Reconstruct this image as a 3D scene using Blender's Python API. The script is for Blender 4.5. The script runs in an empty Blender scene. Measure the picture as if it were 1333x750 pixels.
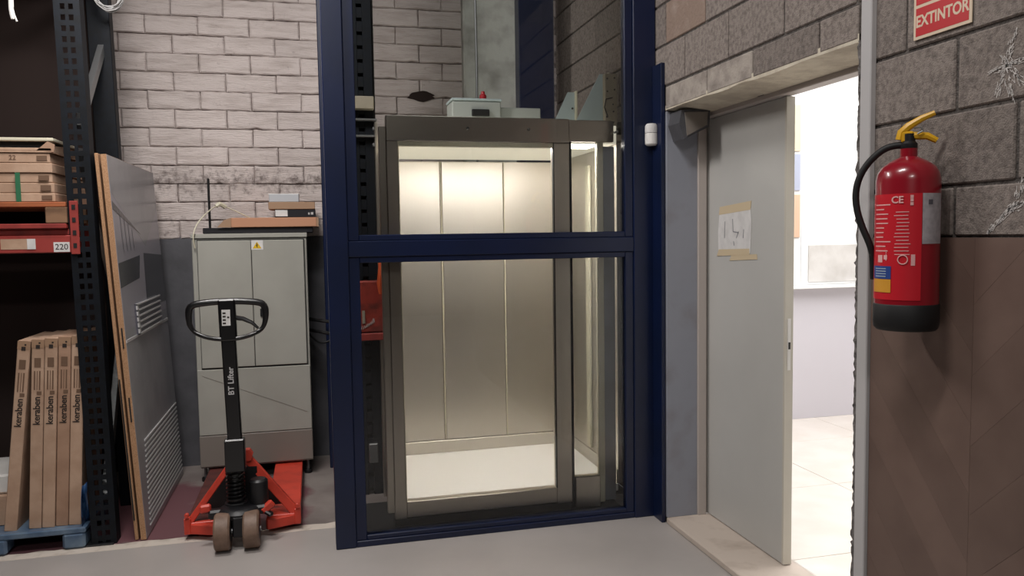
import bpy, math, random
from mathutils import Vector, Matrix, noise
random.seed(7)
SC = bpy.context.scene
COL = SC.collection

# ------------------------------------------------------------------ camera, world, lights, exposure
def setup():
    cd = bpy.data.cameras.new('camera'); cam = bpy.data.objects.new('camera', cd); COL.objects.link(cam)
    cd.sensor_width = 36.0; cd.lens = 1028.8 * 36.0 / 1333.0; cd.clip_start = 0.05; cd.clip_end = 100
    yaw, pit, rol = 0.244797, -0.0670186, -0.0148713
    f = Vector((math.cos(pit) * math.sin(yaw), math.cos(pit) * math.cos(yaw), math.sin(pit)))
    r = Vector((math.cos(yaw), -math.sin(yaw), 0)); u = r.cross(f)
    r2 = math.cos(rol) * r + math.sin(rol) * u; u2 = -math.sin(rol) * r + math.cos(rol) * u
    m = Matrix(((r2.x, u2.x, -f.x, 0), (r2.y, u2.y, -f.y, 0), (r2.z, u2.z, -f.z, 1.47), (0, 0, 0, 1)))
    cam.matrix_world = m
    SC.camera = cam
    w = bpy.data.worlds.new('world'); SC.world = w; w.use_nodes = True
    bg = w.node_tree.nodes['Background']; bg.inputs[0].default_value = (0.62, 0.6, 0.6, 1); bg.inputs[1].default_value = 0.10
    vs = SC.view_settings; vs.view_transform = 'Standard'; vs.look = 'None'; vs.gamma = 1.0; vs.use_curve_mapping = False
    vs.exposure = 0.0

def area(name, loc, target, sx, sy, power, col=(1, 1, 1)):
    l = bpy.data.lights.new(name, 'AREA'); l.shape = 'RECTANGLE'; l.size = sx; l.size_y = sy
    l.energy = power; l.color = col
    o = bpy.data.objects.new(name, l); COL.objects.link(o); o.location = loc
    o.rotation_euler = (Vector(target) - Vector(loc)).to_track_quat('-Z', 'Y').to_euler()
    return o

setup()
area('hall_lamp_near_rack', (-0.7, 3.5, 3.2), (0.2, 4.0, 0.4), 0.3, 0.8, 42, (1, 0.95, 0.92))
area('hall_fill_overhead', (-0.5, 1.3, 4.6), (0.2, 2.4, 0), 1.4, 0.3, 82, (1, 0.965, 0.94))  # unseen fill light, added for the floor, door and right wall
area('hall_fill_rear', (-1.2, -3.5, 4.6), (-0.6, -1.0, 0), 1.4, 0.3, 65, (1, 0.96, 0.93))  # unseen fill light added behind the camera
area('side_room_lamp', (3.4, 3.6, 2.9), (3.4, 3.6, 0), 2.2, 2.4, 105, (1, 0.985, 0.97))
area('shaft_lamp', (0.95, 4.4, 4.2), (0.95, 5.0, 2.0), 0.6, 0.4, 3, (0.95, 1, 0.98))

# ------------------------------------------------------------------ materials
def lin(h):
    h = h.lstrip('#'); o = []
    for i in (0, 2, 4):
        c = int(h[i:i + 2], 16) / 255; o.append(c / 12.92 if c <= .04045 else ((c + .055) / 1.055) ** 2.4)
    return tuple(o) + (1,)

def mk(name, col, rough=0.5, metal=0.0, col2=None, scale=8.0, detail=6, bump=0.0, bscale=60.0, stretch=(1, 1, 1),
       lo=0.4, hi=0.62, rand=0.0, emit=0.0, rvar=0.0, spec=0.5, aniso=0.0, coat=0.0):
    m = bpy.data.materials.new(name); m.use_nodes = True
    nt = m.node_tree; N = nt.nodes; L = nt.links; b = N['Principled BSDF']
    c = lin(col); b.inputs['Base Color'].default_value = c; b.inputs['Roughness'].default_value = rough
    b.inputs['Metallic'].default_value = metal; b.inputs['Specular IOR Level'].default_value = spec
    if aniso: b.inputs['Anisotropic'].default_value = aniso
    if coat: b.inputs['Coat Weight'].default_value = coat; b.inputs['Coat Roughness'].default_value = 0.08
    if emit:
        b.inputs['Emission Color'].default_value = c; b.inputs['Emission Strength'].default_value = emit
    geo = N.new('ShaderNodeNewGeometry'); mp = N.new('ShaderNodeMapping'); L.new(geo.outputs['Position'], mp.inputs[0])
    mp.inputs['Scale'].default_value = stretch
    out = None
    if col2 is not None:
        n = N.new('ShaderNodeTexNoise'); n.inputs['Scale'].default_value = scale; n.inputs['Detail'].default_value = detail
        L.new(mp.outputs[0], n.inputs['Vector'])
        r = N.new('ShaderNodeMapRange'); r.inputs[1].default_value = lo; r.inputs[2].default_value = hi
        L.new(n.outputs[0], r.inputs[0])
        mx = N.new('ShaderNodeMix'); mx.data_type = 'RGBA'; mx.inputs[6].default_value = c; mx.inputs[7].default_value = lin(col2)
        L.new(r.outputs[0], mx.inputs[0]); out = mx.outputs[2]
        if rvar:
            rr = N.new('ShaderNodeMapRange'); rr.inputs[3].default_value = rough - rvar; rr.inputs[4].default_value = rough + rvar
            L.new(r.outputs[0], rr.inputs[0]); L.new(rr.outputs[0], b.inputs['Roughness'])
    if rand:
        oi = N.new('ShaderNodeObjectInfo'); r = N.new('ShaderNodeMapRange'); r.inputs[3].default_value = 1 - rand; r.inputs[4].default_value = 1 + rand
        L.new(oi.outputs['Random'], r.inputs[0])
        hs = N.new('ShaderNodeHueSaturation'); L.new(r.outputs[0], hs.inputs['Value'])
        if out: L.new(out, hs.inputs['Color'])
        else: hs.inputs['Color'].default_value = c
        out = hs.outputs[0]
    if out: L.new(out, b.inputs['Base Color'])
    if bump:
        n2 = N.new('ShaderNodeTexNoise'); n2.inputs['Scale'].default_value = bscale; n2.inputs['Detail'].default_value = 5
        L.new(mp.outputs[0], n2.inputs['Vector'])
        bp = N.new('ShaderNodeBump'); bp.inputs['Strength'].default_value = bump; bp.inputs['Distance'].default_value = 0.01
        L.new(n2.outputs[0], bp.inputs['Height']); L.new(bp.outputs[0], b.inputs['Normal'])
    return m

def mk_brick():
    """lime-washed brick: paint with rubbed-off darker grime and a dirty course low on the wall"""
    m = mk('whitewashed_brick', '#cbc0bc', 0.85, col2='#b2a6a1', scale=16, lo=.45, hi=.75, bump=0.7, bscale=70, rand=0.06, stretch=(0.35, 1, 2.2))
    nt = m.node_tree; N = nt.nodes; L = nt.links; b = N['Principled BSDF']
    src = b.inputs['Base Color'].links[0].from_socket
    geo = N.new('ShaderNodeNewGeometry'); sep = N.new('ShaderNodeSeparateXYZ'); L.new(geo.outputs['Position'], sep.inputs[0])
    def mth(op, a, bv):
        n = N.new('ShaderNodeMath'); n.operation = op; n.use_clamp = False
        for i, v in enumerate((a, bv)):
            if isinstance(v, (int, float)): n.inputs[i].default_value = v
            else: L.new(v, n.inputs[i])
        return n.outputs[0]
    d = mth('ABSOLUTE', mth('SUBTRACT', sep.outputs[2], 1.845), 0)
    band = N.new('ShaderNodeMapRange'); band.inputs[1].default_value = 0.0; band.inputs[2].default_value = 0.11
    band.inputs[3].default_value = 0.20; band.inputs[4].default_value = 0.0; L.new(d, band.inputs[0])
    low = N.new('ShaderNodeMapRange'); low.inputs[1].default_value = 1.5; low.inputs[2].default_value = 2.1
    low.inputs[3].default_value = 0.07; low.inputs[4].default_value = 0.0; L.new(sep.outputs[2], low.inputs[0])
    n = N.new('ShaderNodeTexNoise'); n.inputs['Scale'].default_value = 26; n.inputs['Detail'].default_value = 8
    n.inputs['Roughness'].default_value = 0.75
    L.new(geo.outputs['Position'], n.inputs['Vector'])
    s = mth('ADD', mth('ADD', n.outputs[0], band.outputs[0]), low.outputs[0])
    r = N.new('ShaderNodeMapRange'); r.inputs[1].default_value = 0.60; r.inputs[2].default_value = 0.86; L.new(s, r.inputs[0])
    mx = N.new('ShaderNodeMix'); mx.data_type = 'RGBA'; mx.inputs[7].default_value = lin('#655a56')
    L.new(r.outputs[0], mx.inputs[0]); L.new(src, mx.inputs[6]); L.new(mx.outputs[2], b.inputs['Base Color'])
    return m

def mk_floor_rear():
    m = mk('worn_maroon_floor', '#8d8580', 0.55, col2='#766c69', scale=3)
    nt = m.node_tree; N = nt.nodes; L = nt.links; b = N['Principled BSDF']
    src = b.inputs['Base Color'].links[0].from_socket
    geo = N.new('ShaderNodeNewGeometry'); sep = N.new('ShaderNodeSeparateXYZ'); L.new(geo.outputs['Position'], sep.inputs[0])
    n = N.new('ShaderNodeTexNoise'); n.inputs['Scale'].default_value = 4; n.inputs['Detail'].default_value = 7
    L.new(geo.outputs['Position'], n.inputs['Vector'])
    r1 = N.new('ShaderNodeMapRange'); r1.inputs[1].default_value = -0.12; r1.inputs[2].default_value = 0.03; r1.inputs[3].default_value = 0.32; r1.inputs[4].default_value = -0.35
    L.new(sep.outputs[0], r1.inputs[0])
    r3 = N.new('ShaderNodeMapRange'); r3.inputs[1].default_value = 4.9; r3.inputs[2].default_value = 5.1; r3.inputs[3].default_value = 0; r3.inputs[4].default_value = 0.5
    L.new(sep.outputs[1], r3.inputs[0])
    a = N.new('ShaderNodeMath'); a.operation = 'ADD'; L.new(n.outputs[0], a.inputs[0]); L.new(r1.outputs[0], a.inputs[1])
    a2 = N.new('ShaderNodeMath'); a2.operation = 'SUBTRACT'; L.new(a.outputs[0], a2.inputs[0]); L.new(r3.outputs[0], a2.inputs[1])
    r2 = N.new('ShaderNodeMapRange'); r2.inputs[1].default_value = 0.5; r2.inputs[2].default_value = 0.66; L.new(a2.outputs[0], r2.inputs[0])
    mx = N.new('ShaderNodeMix'); mx.data_type = 'RGBA'; mx.inputs[7].default_value = lin('#6b484d')
    L.new(r2.outputs[0], mx.inputs[0]); L.new(src, mx.inputs[6]); L.new(mx.outputs[2], b.inputs['Base Color'])
    return m

def mk_glass():
    m = bpy.data.materials.new('clear_glass'); m.use_nodes = True
    nt = m.node_tree; N = nt.nodes; L = nt.links; N.remove(N['Principled BSDF'])
    tr = N.new('ShaderNodeBsdfTransparent'); tr.inputs[0].default_value = (0.86, 0.865, 0.86, 1)
    gl = N.new('ShaderNodeBsdfGlossy'); gl.inputs['Roughness'].default_value = 0.01
    fr = N.new('ShaderNodeFresnel'); fr.inputs[0].default_value = 1.45
    mx = N.new('ShaderNodeMixShader'); L.new(fr.outputs[0], mx.inputs[0]); L.new(tr.outputs[0], mx.inputs[1]); L.new(gl.outputs[0], mx.inputs[2])
    L.new(mx.outputs[0], N['Material Output'].inputs[0]); return m

MT = dict(
    brick=mk_brick(), mortar=mk('grey_mortar', '#9a8e8a', 0.95, col2='#6a5f5b', scale=30, bump=0.6, bscale=120),
    dado=mk('dark_grey_wall_paint', '#55555a', 0.6, col2='#48484c', scale=5, bump=0.15, bscale=30),
    render=mk('pale_cement_render', '#c9cac3', 0.9, col2='#9b9a94', scale=6, lo=.45, hi=.7, bump=0.4, bscale=40),
    block=mk('grey_concrete_block', '#90867f', 0.95, col2='#655c58', scale=70, detail=9, lo=.40, hi=.75, bump=0.55, bscale=240, rand=0.12),
    blockmortar=mk('block_mortar', '#66605c', 0.95, col2='#4a4542', scale=40, bump=0.8, bscale=120),
    patch=mk('brown_cement_patch', '#8d7a6e', 0.95, col2='#a4948a', scale=10, lo=.5, hi=.8, bump=0.6, bscale=70),
    rough=mk('broken_masonry', '#8a8582', 1, col2='#4f4b49', scale=26, bump=1, bscale=160),
    floor=mk('grey_epoxy_floor', '#aea8a4', 0.38, col2='#a09a96', scale=1.6, lo=.35, hi=.7, bump=0.03, bscale=12),
    floorline=mk('worn_white_floor_line', '#c9bfb4', 0.7, col2='#a89d92', scale=14, lo=.5, hi=.8),
    floorrear=mk_floor_rear(),
    blue=mk('navy_gloss_paint', '#0c193a', 0.34, col2='#0b1733', scale=3, bump=0.02, bscale=40),
    steel=mk('brushed_stainless', '#cbc3b8', 0.34, 1.0, bump=0.02, bscale=90, stretch=(1, 1, 0.01)),
    steelin=mk('cabin_stainless', '#d2cdc4', 0.40, 1.0, bump=0.01, bscale=90, stretch=(1, 1, 0.01)),
    cream=mk('cream_painted_steel', '#cfcab4', 0.5), white=mk('white_plastic', '#dedcd8', 0.45),
    cabfloor=mk('white_cabin_floor', '#f0efec', 0.5), glass=mk_glass(),
    led=mk('led_panel', '#fff8f2', 0.5, emit=44.0), glowceil=mk('luminous_ceiling', '#e6e0cc', 0.5, emit=0.7),
    tube=mk('blue_white_tube', '#c8d0ff', 0.5, emit=40.0),
    dark=mk('black_steel', '#141417', 0.45), darkblue=mk('dark_navy_steel', '#0b1119', 0.6, col2='#080c11', scale=30, spec=0.25),
    rubber=mk('black_rubber', '#0a0a0c', 0.6),
    cabinet=mk('grey_enamel', '#a3a29a', 0.45, col2='#9b9a92', scale=3), cabinetdark=mk('grey_brown_enamel', '#7d766f', 0.4),
    slab=mk('dark_gap', '#1c1c1c', 0.9),
    cardboard=mk('brown_cardboard', '#a98871', 0.85, col2='#9c7b65', scale=9, bump=0.1, bscale=50),
    cardboard2=mk('pale_cardboard', '#bb9d86', 0.85, col2='#ac8d76', scale=9, bump=0.1, bscale=50, rand=0.06),
    cardorange=mk('orange_cardboard', '#b8876a', 0.8), kraft=mk('kraft_tape', '#9c7d63', 0.6),
    ink=mk('dark_ink', '#2a221e', 0.8), inkfaint=mk('faded_ink', '#6d5442', 0.85), paper=mk('white_paper', '#d6d4d2', 0.7, col2='#cac8c6', scale=20),
    tape=mk('masking_tape', '#c9b798', 0.7), pencil=mk('grey_pencil', '#8d8d90', 0.8),
    greenstrap=mk('green_strap', '#2e6b4a', 0.5), blackbox=mk('black_card_box', '#16151b', 0.4),
    silver=mk('silver_grey_box', '#b4b6ba', 0.4), yellow=mk('warning_yellow', '#d8b01c', 0.5), black=mk('gloss_black', '#0e0e10', 0.3, coat=0.3),
    red=mk('jack_red_paint', '#cf4331', 0.42, col2='#b83a2b', scale=12, lo=.45, hi=.75), polyu=mk('brown_polyurethane', '#7c6556', 0.55, col2='#6b5547', scale=25),
    orange=mk('orange_beam_paint', '#9a3a34', 0.5, col2='#85322e', scale=14, lo=.45, hi=.7), orangewood=mk('orange_painted_wood', '#b0643c', 0.8, col2='#8a4d30', scale=20, stretch=(0.2, 1, 1)),
    wood=mk('weathered_wood', '#8b6a50', 0.9, col2='#6e523d', scale=22, stretch=(0.3, 1, 1)),
    chip=mk('chipboard_edge', '#b8906f', 0.9, col2='#97714f', scale=420, lo=.4, hi=.6),
    film=mk('grey_glossy_film', '#98989b', 0.24, col2='#8e8e92', scale=4), filmlight=mk('pale_grey_print', '#9b98a0', 0.22), filmdark=mk('dark_grey_print', '#3a3b40', 0.2),
    filmline=mk('print_line', '#55545c', 0.3), filmwhite=mk('pale_louvre', '#b9b8b8', 0.4),
    bluefilm=mk('blue_wrap_film', '#4a5f78', 0.3, col2='#6d8092', scale=12, lo=.4, hi=.7), bluedeep=mk('blue_film_flap', '#2a4a74', 0.25),
    galv=mk('galvanised_steel', '#8b8d8e', 0.4, 0.7), browndark=mk('dark_brown_sheet', '#2a1d1a', 0.9),
    door=mk('grey_door_paint', '#bcbbb7', 0.4, col2='#b6b5b1', scale=1.5), jamb=mk('blue_grey_steel_paint', '#8f929c', 0.5, col2='#7f7c80', scale=5, lo=.5, hi=.8),
    frame=mk('pale_door_frame', '#b5aca6', 0.5), edge=mk('pale_door_edge', '#c3beb2', 0.45), stone=mk('pale_stone_threshold', '#c3b6aa', 0.6, col2='#a8998c', scale=9, lo=.5, hi=.8),
    lintel=mk('pale_plaster', '#a79e95', 0.9, col2='#8b827b', scale=12, bump=0.6, bscale=50),
    soffit=mk('cream_plaster', '#cfc6b4', 0.9, col2='#b8ad9c', scale=10, bump=0.5, bscale=40),
    strip=mk('pale_grey_trunking', '#b9b7b7', 0.5), plank=mk('wood_grain_cladding', '#6f5b52', 0.5, col2='#5f4c44', scale=5, stretch=(1, 1, 1), lo=.35, hi=.7, rand=0.09),
    chalk=mk('chalk_mark', '#d6d1cd', 1),
    extred=mk('extinguisher_red', '#8e1222', 0.28, coat=0.5), extlabel=mk('bright_red_label', '#c91e2c', 0.4), exttext=mk('pale_label_print', '#e6b0ae', 0.6),
    greylabel=mk('pale_grey_label', '#b3aeb2', 0.5, col2='#a29da2', scale=60), bluelabel=mk('blue_label', '#26458c', 0.5), gold=mk('orange_yellow_label', '#d79a32', 0.5),
    extyellow=mk('yellow_lever', '#d8a416', 0.4), signred=mk('sign_red', '#c01f26', 0.4), signcream=mk('sign_cream', '#dcc9b0', 0.5),
    roomwall=mk('white_room_wall', '#f0f0f0', 0.7), lilac=mk('pale_lilac_panel', '#cfcbd2', 0.7), tile=mk('cream_floor_tile', '#e9e2da', 0.35, col2='#e2dad1', scale=4),
    grout=mk('tile_grout', '#c3bbb2', 0.8), samplebeige=mk('beige_sample', '#e0cdb0', 0.5), samplegrey=mk('blue_grey_sample', '#a9afc2', 0.5), sampletan=mk('tan_sample', '#d6b49a', 0.5), samplestone=mk('stone_sample', '#d8d5d2', 0.5, col2='#c6c2be', scale=5),
    hallwall=mk('hall_wall', '#553a30', 0.9), hallceil=mk('hall_ceiling', '#5c5552', 0.9), reddirty=mk('dirty_red_metal', '#93362c', 0.5, col2='#5e2a24', scale=16, lo=.45, hi=.7),
    orangestrap=mk('orange_strap', '#d0572c', 0.6), paleblue=mk('pale_blue_steel', '#b3c2c6', 0.45), greybox=mk('pale_grey_box', '#aab0ad', 0.5), beigerail=mk('beige_rail', '#9a9282', 0.5),
    darkred=mk('dark_red_paint', '#5e2f2b', 0.6, col2='#4a2624', scale=14), redjar=mk('red_plastic', '#b0202c', 0.4), brownreflect=mk('bronze_header', '#6a5850', 0.2, 1.0, aniso=0.3),
)

# ------------------------------------------------------------------ mesh building
class MB:
    def __init__(s): s.v = []; s.f = []; s.sm = []
    def add(s, vs, fs, smooth=False):
        o = len(s.v); s.v += [Vector(v) for v in vs]
        for f in fs: s.f.append([i + o for i in f]); s.sm.append(smooth)
        return s
    def obox(s, c, ax, h, ch=0.0):
        c = Vector(c); ax = [Vector(a).normalized() for a in ax]
        ch = min(ch, min(h) * 0.6)
        def P(x, y, z): return c + ax[0] * x + ax[1] * y + ax[2] * z
        if ch <= 0:
            vs = [P(sx * h[0], sy * h[1], sz * h[2]) for sx in (-1, 1) for sy in (-1, 1) for sz in (-1, 1)]
            return s.add(vs, [(0, 1, 3, 2), (4, 6, 7, 5), (0, 4, 5, 1), (2, 3, 7, 6), (0, 2, 6, 4), (1, 5, 7, 3)])
        vs = []; idx = {}
        for sx in (-1, 1):
            for sy in (-1, 1):
                for sz in (-1, 1):
                    for k in range(3):
                        q = [sx * h[0], sy * h[1], sz * h[2]]
                        for j in range(3):
                            if j != k: q[j] -= (sx, sy, sz)[j] * ch
                        idx[(sx, sy, sz, k)] = len(vs); vs.append(P(*q))
        fs = []
        for k in range(3):
            a, b = [j for j in range(3) if j != k]
            for sg in (-1, 1):
                ring = []
                for (p, q) in ((-1, -1), (1, -1), (1, 1), (-1, 1)):
                    t = [0, 0, 0]; t[k] = sg; t[a] = p; t[b] = q; ring.append(idx[(*t, k)])
                fs.append(ring)
            for p in (-1, 1):
                for q in (-1, 1):
                    t0 = [0, 0, 0]; t0[a] = p; t0[b] = q; t0[k] = -1; t1 = list(t0); t1[k] = 1
                    fs.append([idx[(*t0, a)], idx[(*t1, a)], idx[(*t1, b)], idx[(*t0, b)]])
        for sx in (-1, 1):
            for sy in (-1, 1):
                for sz in (-1, 1): fs.append([idx[(sx, sy, sz, k)] for k in range(3)])
        return s.add(vs, fs)
    def box(s, x0, x1, y0, y1, z0, z1, ch=0.002):
        return s.obox(((x0 + x1) / 2, (y0 + y1) / 2, (z0 + z1) / 2), ((1, 0, 0), (0, 1, 0), (0, 0, 1)),
                      (abs(x1 - x0) / 2, abs(y1 - y0) / 2, abs(z1 - z0) / 2), ch)
    def beam(s, a, b, w, h, up=(0, 0, 1), ch=0.002):
        a = Vector(a); b = Vector(b); d = (b - a); l = d.length; d.normalize(); sd = d.cross(Vector(up)).normalized(); u = sd.cross(d)
        return s.obox((a + b) / 2, (d, sd, u), (l / 2, w / 2, h / 2), ch)
    def tube(s, pts, r, n=8, closed=False, flat=None):
        pts = [Vector(p) for p in pts]; m = len(pts); vs = []; fs = []
        rs = r if isinstance(r, (list, tuple)) else [r] * m
        ref = None
        for i, p in enumerate(pts):
            if closed: t = pts[(i + 1) % m] - pts[i - 1]
            else: t = pts[min(i + 1, m - 1)] - pts[max(i - 1, 0)]
            t.normalize()
            if ref is None: ref = t.orthogonal().normalized()
            ref = (ref - t * ref.dot(t)).normalized(); bi = t.cross(ref)
            for k in range(n):
                a = 2 * math.pi * k / n; vs.append(p + (ref * math.cos(a) + bi * math.sin(a)) * rs[i])
        for i in range(m if closed else m - 1):
            j = (i + 1) % m
            for k in range(n): fs.append((i * n + k, i * n + (k + 1) % n, j * n + (k + 1) % n, j * n + k))
        s.add(vs, fs, True)
        if not closed: s.add([vs[k] for k in range(n)], [list(range(n))[::-1]]); s.add([vs[(m - 1) * n + k] for k in range(n)], [list(range(n))])
        return s
    def lathe(s, prof, o, axis=(0, 0, 1), n=32):
        ax = Vector(axis).normalized(); e1 = ax.orthogonal().normalized(); e2 = ax.cross(e1); o = Vector(o); vs = []; fs = []
        for (r, z) in prof:
            for k in range(n):
                a = 2 * math.pi * k / n; vs.append(o + ax * z + (e1 * math.cos(a) + e2 * math.sin(a)) * max(r, 1e-5))
        for i in range(len(prof) - 1):
            for k in range(n): fs.append((i * n + k, i * n + (k + 1) % n, (i + 1) * n + (k + 1) % n, (i + 1) * n + k))
        return s.add(vs, fs, True)
    def prism(s, poly, o, ex, ey, d):
        """polygon in the plane o + x*ex + y*ey, thickened along ex x ey by d"""
        o = Vector(o); ex = Vector(ex); ey = Vector(ey); nn = ex.cross(ey).normalized(); n = len(poly)
        vs = [o + ex * x + ey * y for x, y in poly] + [o + ex * x + ey * y + nn * d for x, y in poly]
        fs = [list(range(n))[::-1], list(range(n, 2 * n))] + [(i, (i + 1) % n, n + (i + 1) % n, n + i) for i in range(n)]
        return s.add(vs, fs)
    def cyl(s, c, axis, r, h, n=24, ch=0.003):
        return s.lathe([(0, -h / 2), (r - ch, -h / 2), (r, -h / 2 + ch), (r, h / 2 - ch), (r - ch, h / 2), (0, h / 2)], c, axis, n)
    def patch(s, c, r, a0, a1, z0, z1, n=10, t=0.0012):
        vs = []; fs = []
        for rr in (r, r + t):
            for z in (z0, z1):
                for k in range(n + 1):
                    a = a0 + (a1 - a0) * k / n; vs.append((c[0] + rr * math.cos(a), c[1] + rr * math.sin(a), z))
        q = n + 1
        for k in range(n):
            fs += [(2 * q + k, 2 * q + k + 1, 3 * q + k + 1, 3 * q + k), (k, q + k, q + k + 1, k + 1),
                   (k, k + 1, 2 * q + k + 1, 2 * q + k), (q + k, 3 * q + k, 3 * q + k + 1, q + k + 1)]
        fs += [(0, 2 * q, 3 * q, q), (n, q + n, 3 * q + n, 2 * q + n)]
        return s.add(vs, fs, True)
    def build(s, name, mat, parent=None, at=None):
        off = Vector((0, 0, 0)); p = parent
        while p is not None: off += p.location; p = p.parent
        loc = Vector(at) if at is not None else Vector((0, 0, 0))
        me = bpy.data.meshes.new(name)
        if parent is None and at is None:
            loc = Vector((0, 0, 0))
        me.from_pydata([v - off - (loc if parent is None else Vector((0, 0, 0))) for v in s.v], [], s.f)
        import bmesh
        bm = bmesh.new(); bm.from_mesh(me); bmesh.ops.remove_doubles(bm, verts=bm.verts, dist=1e-6); bmesh.ops.recalc_face_normals(bm, faces=bm.faces); bm.to_mesh(me); bm.free()
        if any(s.sm):
            for f in me.polygons: f.use_smooth = True
            me.set_sharp_from_angle(angle=math.radians(40))
        me.materials.append(MT[mat] if isinstance(mat, str) else mat)
        o = bpy.data.objects.new(name, me); COL.objects.link(o)
        if parent is not None: o.parent = parent
        else: o.location = loc
        return o

def thing(name, loc, label, cat, group=None):
    o = bpy.data.objects.new(name, None); o.empty_display_size = 0.1; COL.objects.link(o); o.location = loc
    o['label'] = label; o['category'] = cat
    if group: o['group'] = group
    return o
def tag(o, label, cat, group=None):
    o['label'] = label; o['category'] = cat
    if group: o['group'] = group
    return o
def struct(o): o['kind'] = 'structure'; return o
def lab(o, l): o['label'] = l; return o

DG = None
def text(body, size, c, right, up, mat, name, parent, bold=0.0, sx=1.0):
    """flat lettering centred on c, as real thin geometry"""
    cu = bpy.data.curves.new('t', 'FONT'); cu.body = body; cu.size = size; cu.align_x = 'CENTER'; cu.align_y = 'CENTER'
    cu.offset = bold; cu.extrude = 0.0003; cu.resolution_u = 3
    to = bpy.data.objects.new('t', cu); COL.objects.link(to)
    bpy.context.view_layer.update()
    me = bpy.data.meshes.new_from_object(to.evaluated_get(bpy.context.evaluated_depsgraph_get()))
    bpy.data.objects.remove(to); bpy.data.curves.remove(cu)
    r = Vector(right).normalized(); u = Vector(up).normalized(); n = r.cross(u); c = Vector(c)
    mb = MB(); mb.add([c + r * (v.co.x * sx) + u * v.co.y + n * v.co.z for v in me.vertices], [list(p.vertices) for p in me.polygons])
    bpy.data.meshes.remove(me)
    return mb.build(name, mat, parent)

X, Y, Z = Vector((1, 0, 0)), Vector((0, 1, 0)), Vector((0, 0, 1))
RW = 1.694      # face of the right wall
BW = 5.42       # face of the back wall

# ================================================================== SETTING
fl = struct(MB().box(-7, 5.2, -7, 4.03, -0.1, 0.0, 0).build('floor', 'floor'))
MB().box(-7, 1.694, 4.11, 5.6, -0.1, 0.0, 0).build('rear_floor', 'floorrear', fl)
ln = MB()
pl = [(-7, 4.03), (1.694, 4.03)]
top = []
x = 1.694
while x > -3.2:
    top.append((x, 4.11 + random.uniform(-.012, .008))); x -= 0.06
ln.prism(pl + top + [(-7, 4.11)], (0, 0, -0.1), X, Y, 0.1008).build('floor_line', 'floorline', fl)

# ---- back wall with its bricks
wb = struct(MB().box(-3.2, 1.9, BW + 0.008, BW + 0.2, 0, 3.4, 0).build('wall_back', 'mortar'))
lab(MB().box(-3.2, 1.694, BW - 0.004, BW + 0.008, 0, 1.488, 0.001).build('painted_dado', 'dado', wb), 'dark grey painted lower wall')
def brick_mesh(w, h, d, seed):
    """old lime-washed brick: ragged arrises, slightly pillowed face"""
    rnd = random.Random(seed); j = lambda a: rnd.uniform(-a, a); n = 7
    def edge():
        p = []
        for k in range(n): p.append((-w / 2 + w * k / n + j(.003), -h / 2 + j(.0022)))
        for k in range(2): p.append((w / 2 + j(.002), -h / 2 + h * k / 2 + j(.003)))
        for k in range(n): p.append((w / 2 - w * k / n + j(.003), h / 2 + j(.0022)))
        for k in range(2): p.append((-w / 2 + j(.002), h / 2 - h * k / 2 + j(.003)))
        return p
    o = edge(); m = len(o)
    if rnd.random() < .4:
        k = rnd.randrange(m); o[k] = (o[k][0] * .965, o[k][1] * .88)
    i = [(x - math.copysign(.006 + abs(j(.004)), x), y - math.copysign(.005 + abs(j(.003)), y)) for x, y in o]
    vs = [(x, d, y) for x, y in o] + [(x, -d + .006 + abs(j(.003)), y) for x, y in o] + [(x, -d + j(.0012), y) for x, y in i]
    fs = [(k, (k + 1) % m, m + (k + 1) % m, m + k) for k in range(m)] + [(m + k, m + (k + 1) % m, 2 * m + (k + 1) % m, 2 * m + k) for k in range(m)] + [tuple(range(2 * m, 3 * m))]
    me = bpy.data.meshes.new('brick'); me.from_pydata([Vector(v) for v in vs], [], fs); me.materials.append(MT['brick']); return me
PW, PH = 0.311, 0.1165
BM = [brick_mesh(PW - .004, PH - .004, 0.011, k) for k in range(16)]
BHALF = {}
k = -5
for k in range(-5, 11):
    zc = 2.64 - PH * k - PH / 2
    if zc - PH / 2 < 1.46: continue
    x = -0.98 - 3 * PW + (PW / 2 if k % 2 == 0 else 0)
    while x < 1.75:
        # only where the photograph shows bare brickwork (not behind the pilaster)
        if not (1.18 < x < 1.30) and x > -1.75:
            o = bpy.data.objects.new('brick', random.choice(BM)); COL.objects.link(o); o.parent = wb
            o.location = (x, BW + random.uniform(-.003, .003), zc + random.uniform(-.002, .002))
            o.rotation_euler = (random.uniform(-.006, .006), random.uniform(-.004, .004), random.uniform(-.006, .006))
        x += PW
pil = MB().box(1.02, 1.46, BW - 0.09, BW + 0.01, 0, 3.4, 0.012).build('pilaster', 'render', wb); lab(pil, 'pale rendered concrete pilaster')
MB().tube([(1.10, BW - 0.098, 1.9), (1.105, BW - 0.098, 2.6), (1.10, BW - 0.098, 3.4)], 0.007, 6).build('conduit', 'galv', pil)

hole = [(.09 * math.cos(t) * random.uniform(.8, 1.15), .034 * math.sin(t) * random.uniform(.7, 1.2)) for t in [k * math.pi / 9 for k in range(18)]]  # outline of a flat dark patch for a broken brick hole
lab(MB().prism(hole, (.735, BW - .0165, 2.415), X, Z, .004).build('broken_patch', 'browndark', wb), 'dark brown broken spot on the bricks')

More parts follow.
